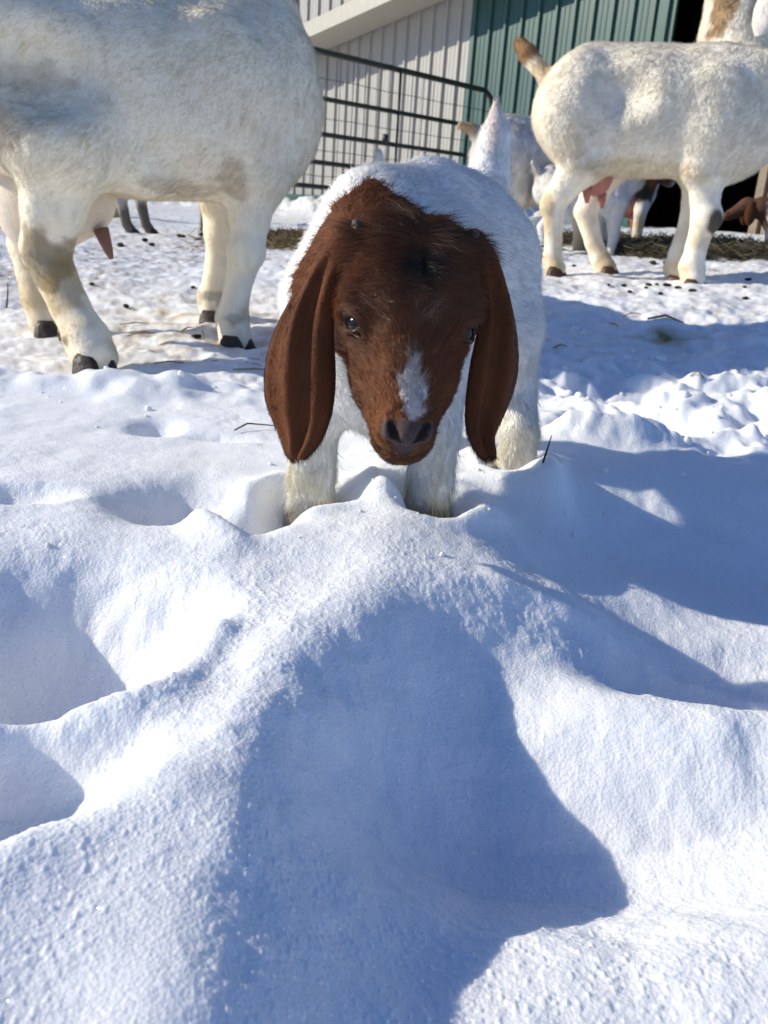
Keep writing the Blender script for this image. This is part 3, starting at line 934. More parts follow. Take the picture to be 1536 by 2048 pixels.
        c = c * (1 - t[:, None]) + A(0.085, 0.055, 0.052)[None] * t[:, None]
        for sg in (-1, 1):
            dn = sd_cone(P, h(sg * 0.0068, 0.152, -0.0130), h(sg * 0.0130, 0.1415, -0.0050), 0.003, 0.0026)
            t = sstep(0.0012, -0.0004, dn)
            c = c * (1 - t[:, None]) + A(0.012, 0.008, 0.008)[None] * t[:, None]
        t = sstep(0.142, 0.149, D) * sstep(-0.030, -0.036, Nn)
        c = c * (1 - 0.6 * t[:, None]) + DARK[None] * 0.6 * t[:, None]
        # rims of the eyes, skin inside the tail
        for (ec, w, v, hh, r, s) in eyes:
            t = sstep(r * 1.32, r * 1.14, np.linalg.norm(P - ec - 0.002 * w, axis=1))
            c = c * (1 - 0.85 * t[:, None]) + A(0.035, 0.022, 0.018)[None] * 0.85 * t[:, None]
        t = np.exp(-((P[:, 0] - 0.088) / 0.008) ** 2) * sstep(0.29, 0.33, P[:, 2]) * (P[:, 1] < 1.012)
        c = c * (1 - 0.45 * t[:, None]) + A(0.60, 0.36, 0.27)[None] * 0.45 * t[:, None]
        return c
    body = colored_mesh('body', V, Q, colf(V), SKIN, root)
    def bare(P):
        q = loc(P); D, X, Nn = q[:, 1], q[:, 0], q[:, 2]
        b = sstep(0.136, 0.140, D) * sstep(0.022, 0.016, np.abs(X) + 0.75 * np.clip(-0.012 - Nn, 0, 1)) * (Nn > -0.032)
        for (ec, w, v, hh, r, s) in eyes:
            b = np.maximum(b, sstep(r * 1.30, r * 1.12, np.linalg.norm(P - ec - 0.002 * w, axis=1)))
        return b
    def weight(P):
        hd = sstep(0.68, 0.64, P[:, 1])
        return (0.55 + 2.3 * hd) * (1 - bare(P)) * (1 - 0.6 * (P[:, 2] < -0.02))
    def length(P):
        q = loc(P); X, D = q[:, 0], q[:, 1]
        hd = sstep(0.69, 0.65, P[:, 1])
        face = np.interp(D, [-0.04, 0.0, 0.03, 0.06, 0.10, 0.13, 0.16], [0.012, 0.0185, 0.013, 0.0085, 0.0068, 0.0048, 0.0034])
        b = 0.0100 + 0.005 * sstep(0.10, 0.02, P[:, 2]) - 0.003 * ((P[:, 1] > 0.975) & (P[:, 2] > 0.28))
        return b * (1 - hd) + face * hd
    def flow(P, n):
        q = loc(P); X, D, Nn = q[:, 0], q[:, 1], q[:, 2]
        hd = sstep(0.70, 0.65, P[:, 1])[:, None]
        up = sstep(0.055, 0.075, D)[:, None]
        cr = np.sign(X - 0.0045)[:, None] * ex[None] * np.clip(np.abs(X - 0.0045) / 0.02, 0.6, 1.2)[:, None] - 0.25 * ed[None] * sstep(0.02, 0.0, D)[:, None] + 0.12 * ed[None]
        fc = -ed[None] * 0.9 + 0.9 * ex[None] * (X / 0.03)[:, None]
        face = up * fc + (1 - up) * cr
        bd = np.tile(A(0.25, 0.85, -0.45), (len(P), 1))
        leg = sstep(0.14, 0.10, P[:, 2])[:, None]
        bd = bd * (1 - leg) + A(0, 0, -1)[None] * leg
        tl = ((P[:, 1] > 0.965) & (P[:, 2] > 0.29))[:, None]
        bd = np.where(tl, A(0, 0.15, 1.0)[None], bd)
        return face * hd + bd * (1 - hd)
    def lift(P):
        q = loc(P)
        hd = sstep(0.69, 0.65, P[:, 1])
        return 0.30 + 0.18 * hd * sstep(0.03, 0.0, q[:, 1])
    make_fur(body, V, Q, N, colf, 210000, length, flow, 0.00019, weight, lift, 0.42, 150.0, 5, 11, 0.05, 0.16, m=FUR_BROWN)
    # ears
    LE = [((-0.0430, 0.624, 0.226), (-0.0310, 0.612, 0.228)), ((-0.0560, 0.622, 0.214), (-0.0356, 0.606, 0.2151)), ((-0.0668, 0.621, 0.199), (-0.0400, 0.605, 0.2017)),
          ((-0.0772, 0.619, 0.178), (-0.0434, 0.603, 0.1815)), ((-0.0866, 0.617, 0.160), (-0.0439, 0.601, 0.1646)), ((-0.0924, 0.616, 0.142), (-0.0422, 0.600, 0.1476)),
          ((-0.0943, 0.614, 0.124), (-0.0402, 0.598, 0.1304)), ((-0.0930, 0.612, 0.106), (-0.0403, 0.596, 0.1128)), ((-0.0873, 0.611, 0.092), (-0.0424, 0.595, 0.0985)),
          ((-0.0813, 0.609, 0.081), (-0.0461, 0.593, 0.0876)), ((-0.0783, 0.607, 0.074), (-0.0492, 0.591, 0.0804)), ((-0.0760, 0.606, 0.068), (-0.0542, 0.590, 0.0738)), ((-0.0712, 0.604, 0.064), (-0.0586, 0.588, 0.0695))]
    RE = [((0.040, 0.612, 0.231), (0.052, 0.624, 0.231)), ((0.046, 0.606, 0.2205), (0.0628, 0.622, 0.2211)), ((0.0505, 0.605, 0.2078), (0.0704, 0.621, 0.2082)),
          ((0.0548, 0.603, 0.188), (0.0785, 0.619, 0.1883)), ((0.0564, 0.601, 0.1715), (0.0845, 0.617, 0.1715)), ((0.0538, 0.600, 0.154), (0.0884, 0.616, 0.1543)),
          ((0.0523, 0.598, 0.137), (0.0896, 0.614, 0.1367)), ((0.0518, 0.596, 0.119), (0.0864, 0.612, 0.1185)), ((0.0527, 0.595, 0.105), (0.0810, 0.611, 0.1036)),
          ((0.0553, 0.593, 0.095), (0.0766, 0.609, 0.0924)), ((0.0591, 0.591, 0.088), (0.0757, 0.607, 0.0852)), ((0.0632, 0.590, 0.082), (0.0762, 0.606, 0.0788)), ((0.067, 0.588, 0.0786), (0.0754, 0.604, 0.0747))]
    def earcol(P):
        t = np.clip(0.5 + 1.0 * fbm(P, 40, 3, 14), 0, 1) * 0.5
        c = mixc(A(0.125, 0.041, 0.014), A(0.055, 0.019, 0.009), t)
        return c
    def lfold(u, v):
        k = sstep(0.08, 0.3, u) * (1 - 0.45 * sstep(0.75, 1.0, u))
        return 0.0045 * k * np.exp(-((v + 0.15 - 0.1 * u) / 0.24) ** 2) - 0.0045 * k * np.exp(-((v - 0.28 + 0.15 * u) / 0.22) ** 2) + 0.003 * k * np.exp(-((v - 0.65) / 0.25) ** 2) - 0.003 * k * np.exp(-((v + 0.62) / 0.2) ** 2)
    def rfold(u, v):
        k = sstep(0.08, 0.3, u)
        return 0.004 * k * np.exp(-((v - 0.25) / 0.26) ** 2) - 0.0045 * k * np.exp(-((v + 0.2) / 0.26) ** 2) + 0.002 * k * np.exp(-((v + 0.6) / 0.2) ** 2)
    for rows, fo, bl, sd in ((LE, lfold, 0.16, 21), (RE, rfold, 0.2, 22)):
        e, EV, EQ, EN = sheet_part('ear', rows, 0.0042, SKIN, root, earcol, bl, fo)
        make_fur(e, EV, EQ, EN, earcol, 26000, lambda P: np.full(len(P), 0.0042), lambda P, n: np.tile(A(0, -0.05, -1), (len(P), 1)), 0.00015, None, 0.13, 0.22, 160.0, 4, sd, 0, 0.22, m=FUR_BROWN, rnd=0.07)
    # horn buds
    for s in (-1, 1):
        b0 = h(s * 0.0405, 0.011, -0.014)
        d = norm(s * 0.30 * ex - 0.80 * ed + 0.45 * en)
        MB().tube([b0, b0 + d * 0.008, b0 + d * 0.0125, b0 + d * 0.0150, b0 + d * 0.0160], [0.0054, 0.0048, 0.0040, 0.0026, 0.0008], 14).build('horn', HORN, root, True)
    # eyeballs
    eyem = simple_mat('eye_iris', (0.016, 0.010, 0.006), 0.12, 0.25, 0.4, 300)
    pup = simple_mat('eye_pupil', (0.003, 0.003, 0.003), 0.10, 0.25)
    lidm = simple_mat('eye_rim', (0.20, 0.12, 0.085), 0.3, 0.5)
    for (c, w, v, hh, r, s) in eyes:
        V2, F2 = [], []
        nu, nv = 20, 14
        for i in range(nv + 1):
            for j in range(nu):
                e = math.pi * i / nv; a = 2 * math.pi * j / nu
                V2.append(c + r * (math.cos(e) * w + math.sin(e) * (math.cos(a) * hh + math.sin(a) * v)))
        for i in range(nv):
            for j in range(nu): F2.append([i * nu + j, i * nu + (j + 1) % nu, (i + 1) * nu + (j + 1) % nu, (i + 1) * nu + j])
        eye = link('eye', mesh_data('eye', V2, F2, True), root, eyem)
        V3, F3 = [c + r * 1.015 * w], []
        for j in range(24):
            a = 2 * math.pi * j / 24
            sx, sy = 0.62 * np.sign(math.cos(a)) * abs(math.cos(a)) ** 0.6, 0.30 * np.sign(math.sin(a)) * abs(math.sin(a)) ** 0.6
            V3.append(c + r * 1.015 * norm(w + sx * hh + sy * v))
            F3.append([0, 1 + j, 1 + (j + 1) % 24])
        link('pupil', mesh_data('pupil', V3, F3, True), eye, pup)
        rim = [c + r * 1.10 * (math.cos(R(-35) * math.cos(1.2 * a)) * (math.cos(a) * w + math.sin(a) * hh) + math.sin(R(-35) * math.cos(1.2 * a)) * v) for a in np.linspace(R(-58), R(58), 9)]
        MB().tube(rim, [0.0003] + [0.0006] * 7 + [0.0003], 6).build('lower_rim', lidm, eye, True)
    for p in ((-0.066, 0.71, -0.055), (0.039, 0.71, -0.055), (0.137, 0.86, -0.05), (0.045, 0.913, -0.05)):
        hoof(root, p, (0, -1), 0.62)
    return root

build_kid()

# ---- grown goats
class Pose:
    """places a template goat: yaw, scale, base position"""
    def __init__(self, p=(0, 0, 0), yaw=0.0, s=1.0):
        self.p = np.asarray(p, float); self.s = s
        c, q = math.cos(yaw), math.sin(yaw)
        self.M = np.array([[c, -q, 0], [q, c, 0], [0, 0, 1.0]])
    def __call__(self, x, y, z): return self.p + self.s * (self.M @ A(x, y, z))
    def inv(self, P): return ((P - self.p) @ self.M) / self.s

def head_prims(c, d, s=1.0):
    """skull, muzzle and jaw; c at the poll, d the way the nose points"""
    d = norm(d)
    return [('e', c + d * 0.03 * s, A(0.062, 0.062, 0.07) * s, None, 0.03 * s),
            ('c', c + d * 0.05 * s, c + d * 0.20 * s + A(0, 0, -0.012 * s), 0.058 * s, 0.032 * s, 0.02 * s),
            ('c', c + d * 0.06 * s + A(0, 0, -0.04 * s), c + d * 0.18 * s + A(0, 0, -0.035 * s), 0.035 * s, 0.022 * s, 0.02 * s)]

def hanging_ear(parent, base, d, colfn, s=1.0, lean=(0, 0, 0), fur=3000, seed=5):
    d = norm(A(d[0], d[1], 0)); base = np.asarray(base, float); lean = np.asarray(lean, float)
    rows = []
    for t, w in ((0, 0.02), (0.15, 0.035), (0.4, 0.05), (0.65, 0.048), (0.85, 0.034), (1, 0.012)):
        c = base + A(0, 0, -0.19 * t * s) + lean * t
        rows.append((tuple(c - d * w * s), tuple(c + d * w * s)))
    e, EV, EQ, EN = sheet_part('ear', rows, 0.008 * s, SKIN, parent, colfn, 0.15, None, 9)
    if fur:
        make_fur(e, EV, EQ, EN, colfn, fur, lambda P: np.full(len(P), 0.010 * s), lambda P, n: np.tile(A(0, 0, -1), (len(P), 1)), 0.0004 * s, None, 0.15, 0.2, 80, 4, seed)
    return e

def coat_white(base, dirt, tan=A(0.50, 0.34, 0.16), seed=0, zlow=0.3, z0=0.0):
    def f(P):
        n1 = fbm(P, 7, 4, seed); n2 = fbm(P, 22, 3, seed + 5)
        c = np.tile(base, (len(P), 1))
        t = np.clip(dirt * (0.35 + 1.6 * n1 + 0.8 * n2), 0, 0.85)
        c = mixc(c, tan, t)
        low = sstep(z0 + zlow, z0 + 0.03, P[:, 2]) * np.clip(0.38 + 1.3 * n2 + 0.5 * n1, 0, 1)
        st = vnoise(P * A(1, 1, 0.3), 95, seed + 9) + 0.6 * vnoise(P * A(1, 1, 0.25), 190, seed + 10)
        c = c * (0.88 + 0.13 * st)[:, None]
        return mixc(c, A(0.52, 0.37, 0.16), 0.72 * low)
    return f

def spots(f, items):
    """adds soft-edged coloured patches: (centre, radius, colour, strength, raggedness)"""
    def g(P):
        c = f(P)
        for ctr, r, rgb, k, rag in items:
            q = (P - np.asarray(ctr)) / np.asarray(r)
            d = np.sqrt((q * q).sum(1)) + rag * fbm(P, 30, 3, 77)
            t = k * sstep(1.15, 0.75, d)
            c = mixc(c, np.asarray(rgb), t)
        return c
    return g

def finish_goat(root, prims, lo, hi, colf, h, fur, flen, frad, fwd, tailbox=None, seed=1, famp=0.55, ffreq=38.0, legz=0.3, reach=0.05, lift=0.17):
    V, Q, N = surface(sdf_of(prims, reach), lo, hi, h)
    body = colored_mesh('body', V, Q, colf(V), SKIN, root)
    fwd = norm(fwd)
    def flow(P, n):
        leg = sstep(legz + 0.03, legz - 0.03, P[:, 2])[:, None]
        sw = (fbm(P, 5, 2, seed + 40) * 0.5)[:, None]
        b = -fwd[None] * (0.55 + sw) + A(0, 0, -0.8)[None]
        b = b * (1 - leg) + A(0, 0, -1)[None] * leg
        if tailbox is not None:
            lo2, hi2, d = tailbox
            m = np.all((P > lo2) & (P < hi2), axis=1)[:, None]
            b = np.where(m, np.asarray(d)[None], b)
        return b
    def ln(P):
        l = flen * (1 - 0.62 * sstep(legz + 0.06, legz - 0.06, P[:, 2])) * (0.75 + 0.5 * vnoise(P, 6, seed + 3))
        return l
    if fur:
        make_fur(body, V, Q, N, colf, fur, ln, flow, frad, None, lift, famp, ffreq, 5, seed, 0.05, 0.07)
    return body

UD = simple_mat('udder_skin', (0.72, 0.61, 0.49), 0.55, 0.3, 0.2, 30, bump=0.2, bscale=200)
TEAT = simple_mat('teat_skin', (0.22, 0.11, 0.09), 0.5, 0.35, 0.2, 60, bump=0.2, bscale=300)

def solid_part(name, prims, h, m, parent, pad=0.03):
    pts = np.concatenate([np.array([p[1], p[1]]) + np.array([[-1], [1]]) * max(p[2]) if p[0] == 'e' else np.array([p[1], p[2]]) for p in prims])
    V, Q, N = surface(sdf_of(prims, 0.05), pts.min(0) - pad, pts.max(0) + pad, h)
    return link(name, mesh_data(name, V, Q, True), parent, m)

def build_left_doe():
    root = empty('goat', (-0.45, 1.6, -0.02), 'large white doe with dark brown neck and dirty flank at the left edge', 'goat', 'goats')
    yaw = math.atan2(0.18, 0.44); RM = np.array(Matrix.Rotation(yaw, 3, 'Z'))
    pr = [('e', A(-0.50, 1.64, 0.405), A(0.31, 0.165, 0.158), RM, 0.05),
          ('e', A(-0.70, 1.57, 0.42), A(0.17, 0.15, 0.15), RM, 0.06),
          ('e', A(-0.31, 1.725, 0.405), A(0.145, 0.125, 0.16), RM, 0.06),
          ('e', A(-0.31, 1.74, 0.495), A(0.095, 0.075, 0.072), RM, 0.05),
          ('c', A(-0.72, 1.56, 0.53), A(-0.36, 1.71, 0.525), 0.05, 0.05, 0.05),
          ('e', A(-0.46, 1.64, 0.345), A(0.20, 0.15, 0.098), RM, 0.05),
          ('ch', [A(-0.30, 1.79, 0.50), A(-0.34, 1.86, 0.68), A(-0.36, 1.92, 0.86)], [0.095, 0.085, 0.075], 0.05)]
    pr += head_prims(A(-0.36, 1.94, 0.93), A(0.75, 0.5, -0.45), 1.0)
    # near hind leg, far hind leg
    pr.append(('ch', [A(-0.66, 1.51, 0.40), A(-0.555, 1.46, 0.305), A(-0.572, 1.46, 0.215), A(-0.592, 1.465, 0.138), A(-0.545, 1.435, 0.060), A(-0.508, 1.405, 0.012), A(-0.492, 1.388, -0.012)], [0.130, 0.082, 0.050, 0.038, 0.0310, 0.036, 0.038], 0.05))
    pr.append(('ch', [A(-0.74, 1.68, 0.40), A(-0.66, 1.70, 0.30), A(-0.72, 1.71, 0.14), A(-0.70, 1.69, 0.04), A(-0.68, 1.675, -0.01)], [0.12, 0.08, 0.04, 0.033, 0.036], 0.05))
    # forelegs
    pr.append(('ch', [A(-0.325, 1.665, 0.40), A(-0.275, 1.655, 0.29), A(-0.285, 1.655, 0.215), A(-0.292, 1.66, 0.155), A(-0.308, 1.66, 0.085), A(-0.318, 1.662, 0.03), A(-0.308, 1.645, -0.003)], [0.092, 0.056, 0.036, 0.032, 0.0245, 0.031, 0.032], 0.05))
    pr.append(('ch', [A(-0.40, 1.80, 0.36), A(-0.375, 1.82, 0.26), A(-0.372, 1.84, 0.175), A(-0.388, 1.85, 0.09), A(-0.398, 1.852, 0.045), A(-0.392, 1.842, 0.012)], [0.065, 0.044, 0.033, 0.0255, 0.030, 0.028], 0.04))
    # joints and bone: hock point, knees, shoulder blade, hollow flank
    pr += [('e', A(-0.612, 1.474, 0.150), A(0.022, 0.022, 0.030), None, 0.02), ('e', A(-0.288, 1.642, 0.158), A(0.034, 0.030, 0.036), None, 0.015),
           ('e', A(-0.372, 1.822, 0.178), A(0.034, 0.030, 0.036), None, 0.015), ('e', A(-0.335, 1.602, 0.43), A(0.065, 0.030, 0.105), RM, 0.04),
           ('e', A(-0.68, 1.46, 0.505), A(0.045, 0.035, 0.035), RM, 0.04), ('-e', A(-0.555, 1.395, 0.415), A(0.075, 0.075, 0.055), RM, 0.06)]
    for q in ((-0.527, 1.43, 0.018), (-0.552, 1.415, 0.018), (-0.338, 1.672, 0.038), (-0.330, 1.69, 0.038)):
        MB().tube([A(*q) + A(0.004, -0.004, 0.012), A(*q), A(*q) + A(-0.006, 0.004, -0.012)], [0.008, 0.009, 0.003], 8).build('dewclaw', HOOF, root, True)
    # flank fold
    pr.append(('c', A(-0.52, 1.50, 0.33), A(-0.44, 1.53, 0.27), 0.045, 0.03, 0.05))
    base = coat_white(A(0.96, 0.86, 0.67), 0.05, A(0.42, 0.30, 0.17), 3, 0.24, -0.03)
    def neck(P):
        c = base(P)
        t = sstep(0.60, 0.63, P[:, 2] + 0.35 * (P[:, 1] - 1.78) * 0.6 + 0.02 * fbm(P, 12, 2, 5)) * (P[:, 1] > 1.70)
        return mixc(c, A(0.022, 0.011, 0.008), t)
    colf = spots(neck, [((-0.585, 1.43, 0.14), (0.045, 0.1, 0.05), (0.20, 0.13, 0.05), 0.75, 0.8), ((-0.545, 1.43, 0.09), (0.03, 0.08, 0.05), (0.42, 0.28, 0.11), 0.6, 0.6),
                        ((-0.63, 1.40, 0.33), (0.07, 0.2, 0.05), (0.40, 0.29, 0.17), 0.5, 0.9), ((-0.60, 1.38, 0.40), (0.06, 0.2, 0.025), (0.36, 0.27, 0.18), 0.35, 0.9),
                        ((-0.30, 1.57, 0.28), (0.03, 0.1, 0.04), (0.45, 0.34, 0.20), 0.5, 0.7),
                        ((-0.52, 1.40, 0.015), (0.03, 0.03, 0.014), (0.10, 0.09, 0.08), 0.8, 0.6), ((-0.32, 1.64, 0.035), (0.035, 0.03, 0.012), (0.2, 0.17, 0.13), 0.5, 1.6),
                        ((-0.40, 1.83, 0.05), (0.03, 0.035, 0.016), (0.2, 0.18, 0.15), 0.5, 1.6), ((-0.38, 1.55, 0.26), (0.06, 0.12, 0.016), (0.42, 0.32, 0.18), 0.4, 0.8)])
    finish_goat(root, pr, (-1.02, 1.28, -0.06), (-0.08, 2.2, 1.06), colf, 0.0065, 170000, 0.0135, 0.00030, A(0.44, 0.18, 0), None, 31, 0.36, 34.0, 0.24)
    for p, d in (((-0.487, 1.376, -0.052), (0.3, -0.25)), ((-0.672, 1.665, -0.045), (0.4, -0.1)), ((-0.304, 1.633, -0.045), (0.45, -0.3)), ((-0.388, 1.832, -0.025), (0.3, -0.2))):
        hoof(root, p, d, 1.12)
    u = solid_part('udder', [('e', A(-0.640, 1.58, 0.225), A(0.080, 0.085, 0.100), None, 0.02), ('e', A(-0.565, 1.60, 0.240), A(0.05, 0.055, 0.070), None, 0.04)], 0.006, UD, root)
    for b, t in ((A(-0.535, 1.575, 0.180), A(-0.515, 1.565, 0.132)), (A(-0.74, 1.60, 0.175), A(-0.745, 1.59, 0.13))):
        MB().tube([b, b * 0.6 + t * 0.4, b * 0.3 + t * 0.7, t], [0.014, 0.011, 0.0085, 0.004], 12).build('teat', TEAT, u, True)
    brown = lambda P: np.tile(A(0.05, 0.022, 0.012), (len(P), 1))
    hanging_ear(root, (-0.33, 1.87, 0.95), (0.8, 0.4), brown, 1.0, (0, -0.03, 0), 2500, 6)
    hanging_ear(root, (-0.38, 2.02, 0.95), (0.8, 0.4), brown, 1.0, (0, 0.03, 0), 0, 7)
    return root

def build_right_doe():
    root = empty('goat', (0.62, 2.5, 0.1), 'cream doe with raised tan tail standing side-on before the green wall at right', 'goat', 'goats')
    RM = np.array(Matrix.Rotation(R(-10), 3, 'Z'))
    pr = [('e', A(0.62, 2.52, 0.535), A(0.27, 0.15, 0.158), RM, 0.05),
          ('e', A(0.455, 2.545, 0.545), A(0.122, 0.125, 0.142), RM, 0.05),
          ('e', A(0.82, 2.475, 0.525), A(0.15, 0.115, 0.155), RM, 0.06),
          ('c', A(0.47, 2.54, 0.655), A(0.78, 2.49, 0.645), 0.042, 0.045, 0.05),
          ('ch', [A(0.88, 2.55, 0.56), A(0.835, 2.60, 0.74), A(0.81, 2.62, 0.93)], [0.11, 0.092, 0.075], 0.02),
          ('c', A(0.76, 2.49, 0.645), A(0.96, 2.435, 0.625), 0.045, 0.06, 0.05),
          ('ch', [A(0.385, 2.56, 0.585), A(0.345, 2.57, 0.625), A(0.29, 2.59, 0.68), A(0.268, 2.60, 0.703)], [0.030, 0.021, 0.024, 0.018], 0.03)]
    pr += head_prims(A(0.81, 2.63, 1.0), A(0.85, -0.25, -0.35), 0.95)
    pr.append(('ch', [A(0.435, 2.485, 0.53), A(0.475, 2.465, 0.41), A(0.43, 2.48, 0.335), A(0.410, 2.495, 0.29), A(0.422, 2.50, 0.20), A(0.425, 2.50, 0.15), A(0.435, 2.49, 0.125)], [0.100, 0.064, 0.038, 0.032, 0.0235, 0.027, 0.030], 0.05))
    pr.append(('ch', [A(0.47, 2.61, 0.50), A(0.545, 2.63, 0.41), A(0.525, 2.635, 0.34), A(0.505, 2.64, 0.285), A(0.54, 2.635, 0.20), A(0.565, 2.63, 0.155), A(0.585, 2.615, 0.13)], [0.095, 0.062, 0.040, 0.033, 0.0245, 0.028, 0.030], 0.05))
    pr.append(('ch', [A(0.805, 2.425, 0.49), A(0.782, 2.42, 0.40), A(0.795, 2.425, 0.34), A(0.808, 2.43, 0.285), A(0.800, 2.435, 0.215), A(0.797, 2.44, 0.16), A(0.806, 2.43, 0.125)], [0.080, 0.054, 0.038, 0.037, 0.0275, 0.032, 0.033], 0.05))
    pr.append(('ch', [A(0.84, 2.54, 0.47), A(0.80, 2.55, 0.39), A(0.795, 2.555, 0.28), A(0.772, 2.54, 0.19), A(0.768, 2.535, 0.15), A(0.776, 2.525, 0.125)], [0.075, 0.048, 0.034, 0.0265, 0.030, 0.029], 0.05))
    pr += [('e', A(0.395, 2.492, 0.298), A(0.020, 0.022, 0.030), None, 0.02), ('e', A(0.812, 2.408, 0.285), A(0.036, 0.030, 0.040), None, 0.015),
           ('e', A(0.785, 2.395, 0.535), A(0.060, 0.030, 0.100), RM, 0.04), ('e', A(0.44, 2.475, 0.635), A(0.045, 0.035, 0.035), RM, 0.04),
           ('-e', A(0.545, 2.335, 0.575), A(0.065, 0.075, 0.055), RM, 0.06), ('e', A(0.43, 2.43, 0.50), A(0.065, 0.030, 0.085), RM, 0.04)]
    for q in ((0.412, 2.505, 0.142), (0.414, 2.525, 0.142), (0.545, 2.645, 0.15), (0.785, 2.462, 0.15)):
        MB().tube([A(*q) + A(0.006, -0.002, 0.012), A(*q), A(*q) + A(-0.008, 0.002, -0.010)], [0.008, 0.009, 0.003], 8).build('dewclaw', HOOF2, root, True)
    base = coat_white(A(0.95, 0.87, 0.72), 0.04, A(0.50, 0.36, 0.20), 11, 0.30, 0.1)
    colf = spots(base, [((0.285, 2.59, 0.69), (0.05, 0.08, 0.045), (0.30, 0.15, 0.045), 0.95, 0.5), ((0.345, 2.57, 0.63), (0.04, 0.06, 0.04), (0.52, 0.36, 0.17), 0.7, 0.5),
                        ((0.83, 2.39, 0.275), (0.022, 0.05, 0.035), (0.035, 0.022, 0.012), 0.9, 0.35), ((0.385, 2.47, 0.27), (0.03, 0.05, 0.06), (0.50, 0.34, 0.12), 0.6, 0.6),
                        ((0.775, 2.53, 0.80), (0.035, 0.08, 0.085), (0.34, 0.20, 0.085), 0.9, 0.5), ((0.87, 2.51, 0.79), (0.03, 0.08, 0.05), (0.5, 0.40, 0.26), 0.6, 0.6),
                        ((0.43, 2.40, 0.44), (0.04, 0.06, 0.05), (0.55, 0.40, 0.20), 0.35, 0.9), ((0.585, 2.61, 0.15), (0.04, 0.05, 0.03), (0.35, 0.24, 0.1), 0.6, 0.6),
                        ((0.62, 2.4, 0.39), (0.2, 0.15, 0.03), (0.62, 0.50, 0.30), 0.5, 0.6)])
    finish_goat(root, pr, (0.20, 2.26, 0.06), (1.12, 2.78, 1.12), colf, 0.0065, 170000, 0.0130, 0.00034, A(0.98, -0.17, 0),
                (A(0.2, 2.5, 0.6), A(0.335, 2.7, 0.78), (-0.7, 0.1, 0.7)), 41, 0.36, 32.0, 0.36)
    for p, d in (((0.436, 2.485, 0.085), (1, -0.3)), ((0.592, 2.607, 0.092), (1, -0.3)), ((0.808, 2.418, 0.083), (0.7, -0.8)), ((0.778, 2.515, 0.085), (0.5, -0.9))):
        hoof(root, p, d, 1.05, HOOF2)
    u = solid_part('udder', [('e', A(0.50, 2.555, 0.40), A(0.06, 0.055, 0.065), None, 0.02), ('e', A(0.525, 2.57, 0.372), A(0.035, 0.04, 0.045), None, 0.03)], 0.005, UD2, root)
    for b in (A(0.495, 2.525, 0.345), A(0.54, 2.57, 0.335)):
        MB().tube([b, b + A(0.003, 0, -0.02), b + A(0.006, 0, -0.04)], [0.014, 0.011, 0.005], 10).build('teat', UD2, u, True)
    wc = lambda P: np.tile(A(0.74, 0.69, 0.62), (len(P), 1))
    hanging_ear(root, (0.925, 2.44, 0.90), (0.85, -0.25), wc, 1.0, (-0.07, -0.03, 0), 2500, 8)
    hanging_ear(root, (0.83, 2.70, 0.98), (0.85, -0.25), wc, 1.0, (0, 0.03, 0), 0, 9)
    return root

HOOF2 = simple_mat('hoof_brown', (0.075, 0.035, 0.016), 0.5, 0.4, 0.5, 60, bump=0.3)
UD2 = simple_mat('udder_pink', (0.42, 0.17, 0.14), 0.55, 0.3, 0.2, 30, bump=0.2, bscale=200)
build_left_doe()
build_right_doe().rotation_euler.z = R(-9)

# ---- goats further off, from one template
def template(T, leg=0.0, neck_up=0.25, tail=(-0.05, 0.07), slim=1.0):
    s = T.s; c = []
    RM = T.M
    def e(x, y, z, r, k): c.append(('e', T(x, y, z), A(*r) * s * A(1, slim, slim), RM, k * s))
    def ch(pts, rs, k): c.append(('ch', [T(*p) for p in pts], [r * s for r in rs], k * s))
    e(0, 0, 0.42, (0.28, 0.15, 0.155), 0.05); e(-0.20, 0, 0.44, (0.13, 0.125, 0.14), 0.05); e(0.21, 0, 0.42, (0.14, 0.115, 0.15), 0.05)
    ch([(-0.22, 0, 0.54), (0.18, 0, 0.54)], (0.045, 0.045), 0.05)
    ch([(0.24, 0, 0.46), (0.38, 0, 0.50 + neck_up * 0.5), (0.45, 0, 0.52 + neck_up)], (0.105, 0.085, 0.07), 0.05)
    ch([(-0.30, 0, 0.50), (-0.32 + tail[0] * 0.4, 0, 0.52 + tail[1] * 0.5), (-0.33 + tail[0], 0, 0.52 + tail[1])], (0.028, 0.022, 0.013), 0.03)
    for y, o in ((0.085, leg), (-0.085, -leg)):
        ch([(-0.21, y * 0.9, 0.42), (-0.14 + o, y, 0.30), (-0.25 + o, y, 0.19), (-0.22 + o, y, 0.05), (-0.20 + o, y, 0.02)], (0.10, 0.068, 0.034, 0.027, 0.030), 0.05)
        ch([(0.23, y * 0.9, 0.38), (0.21 - o, y, 0.28), (0.23 - o, y, 0.16), (0.22 - o, y, 0.05), (0.23 - o, y, 0.02)], (0.085, 0.055, 0.036, 0.027, 0.030), 0.05)
    h0 = T(0.47, 0, 0.55 + neck_up)
    hd = T.M @ A(0.85, 0, -0.45)
    c += head_prims(h0, hd, s)
    return c, h0, hd

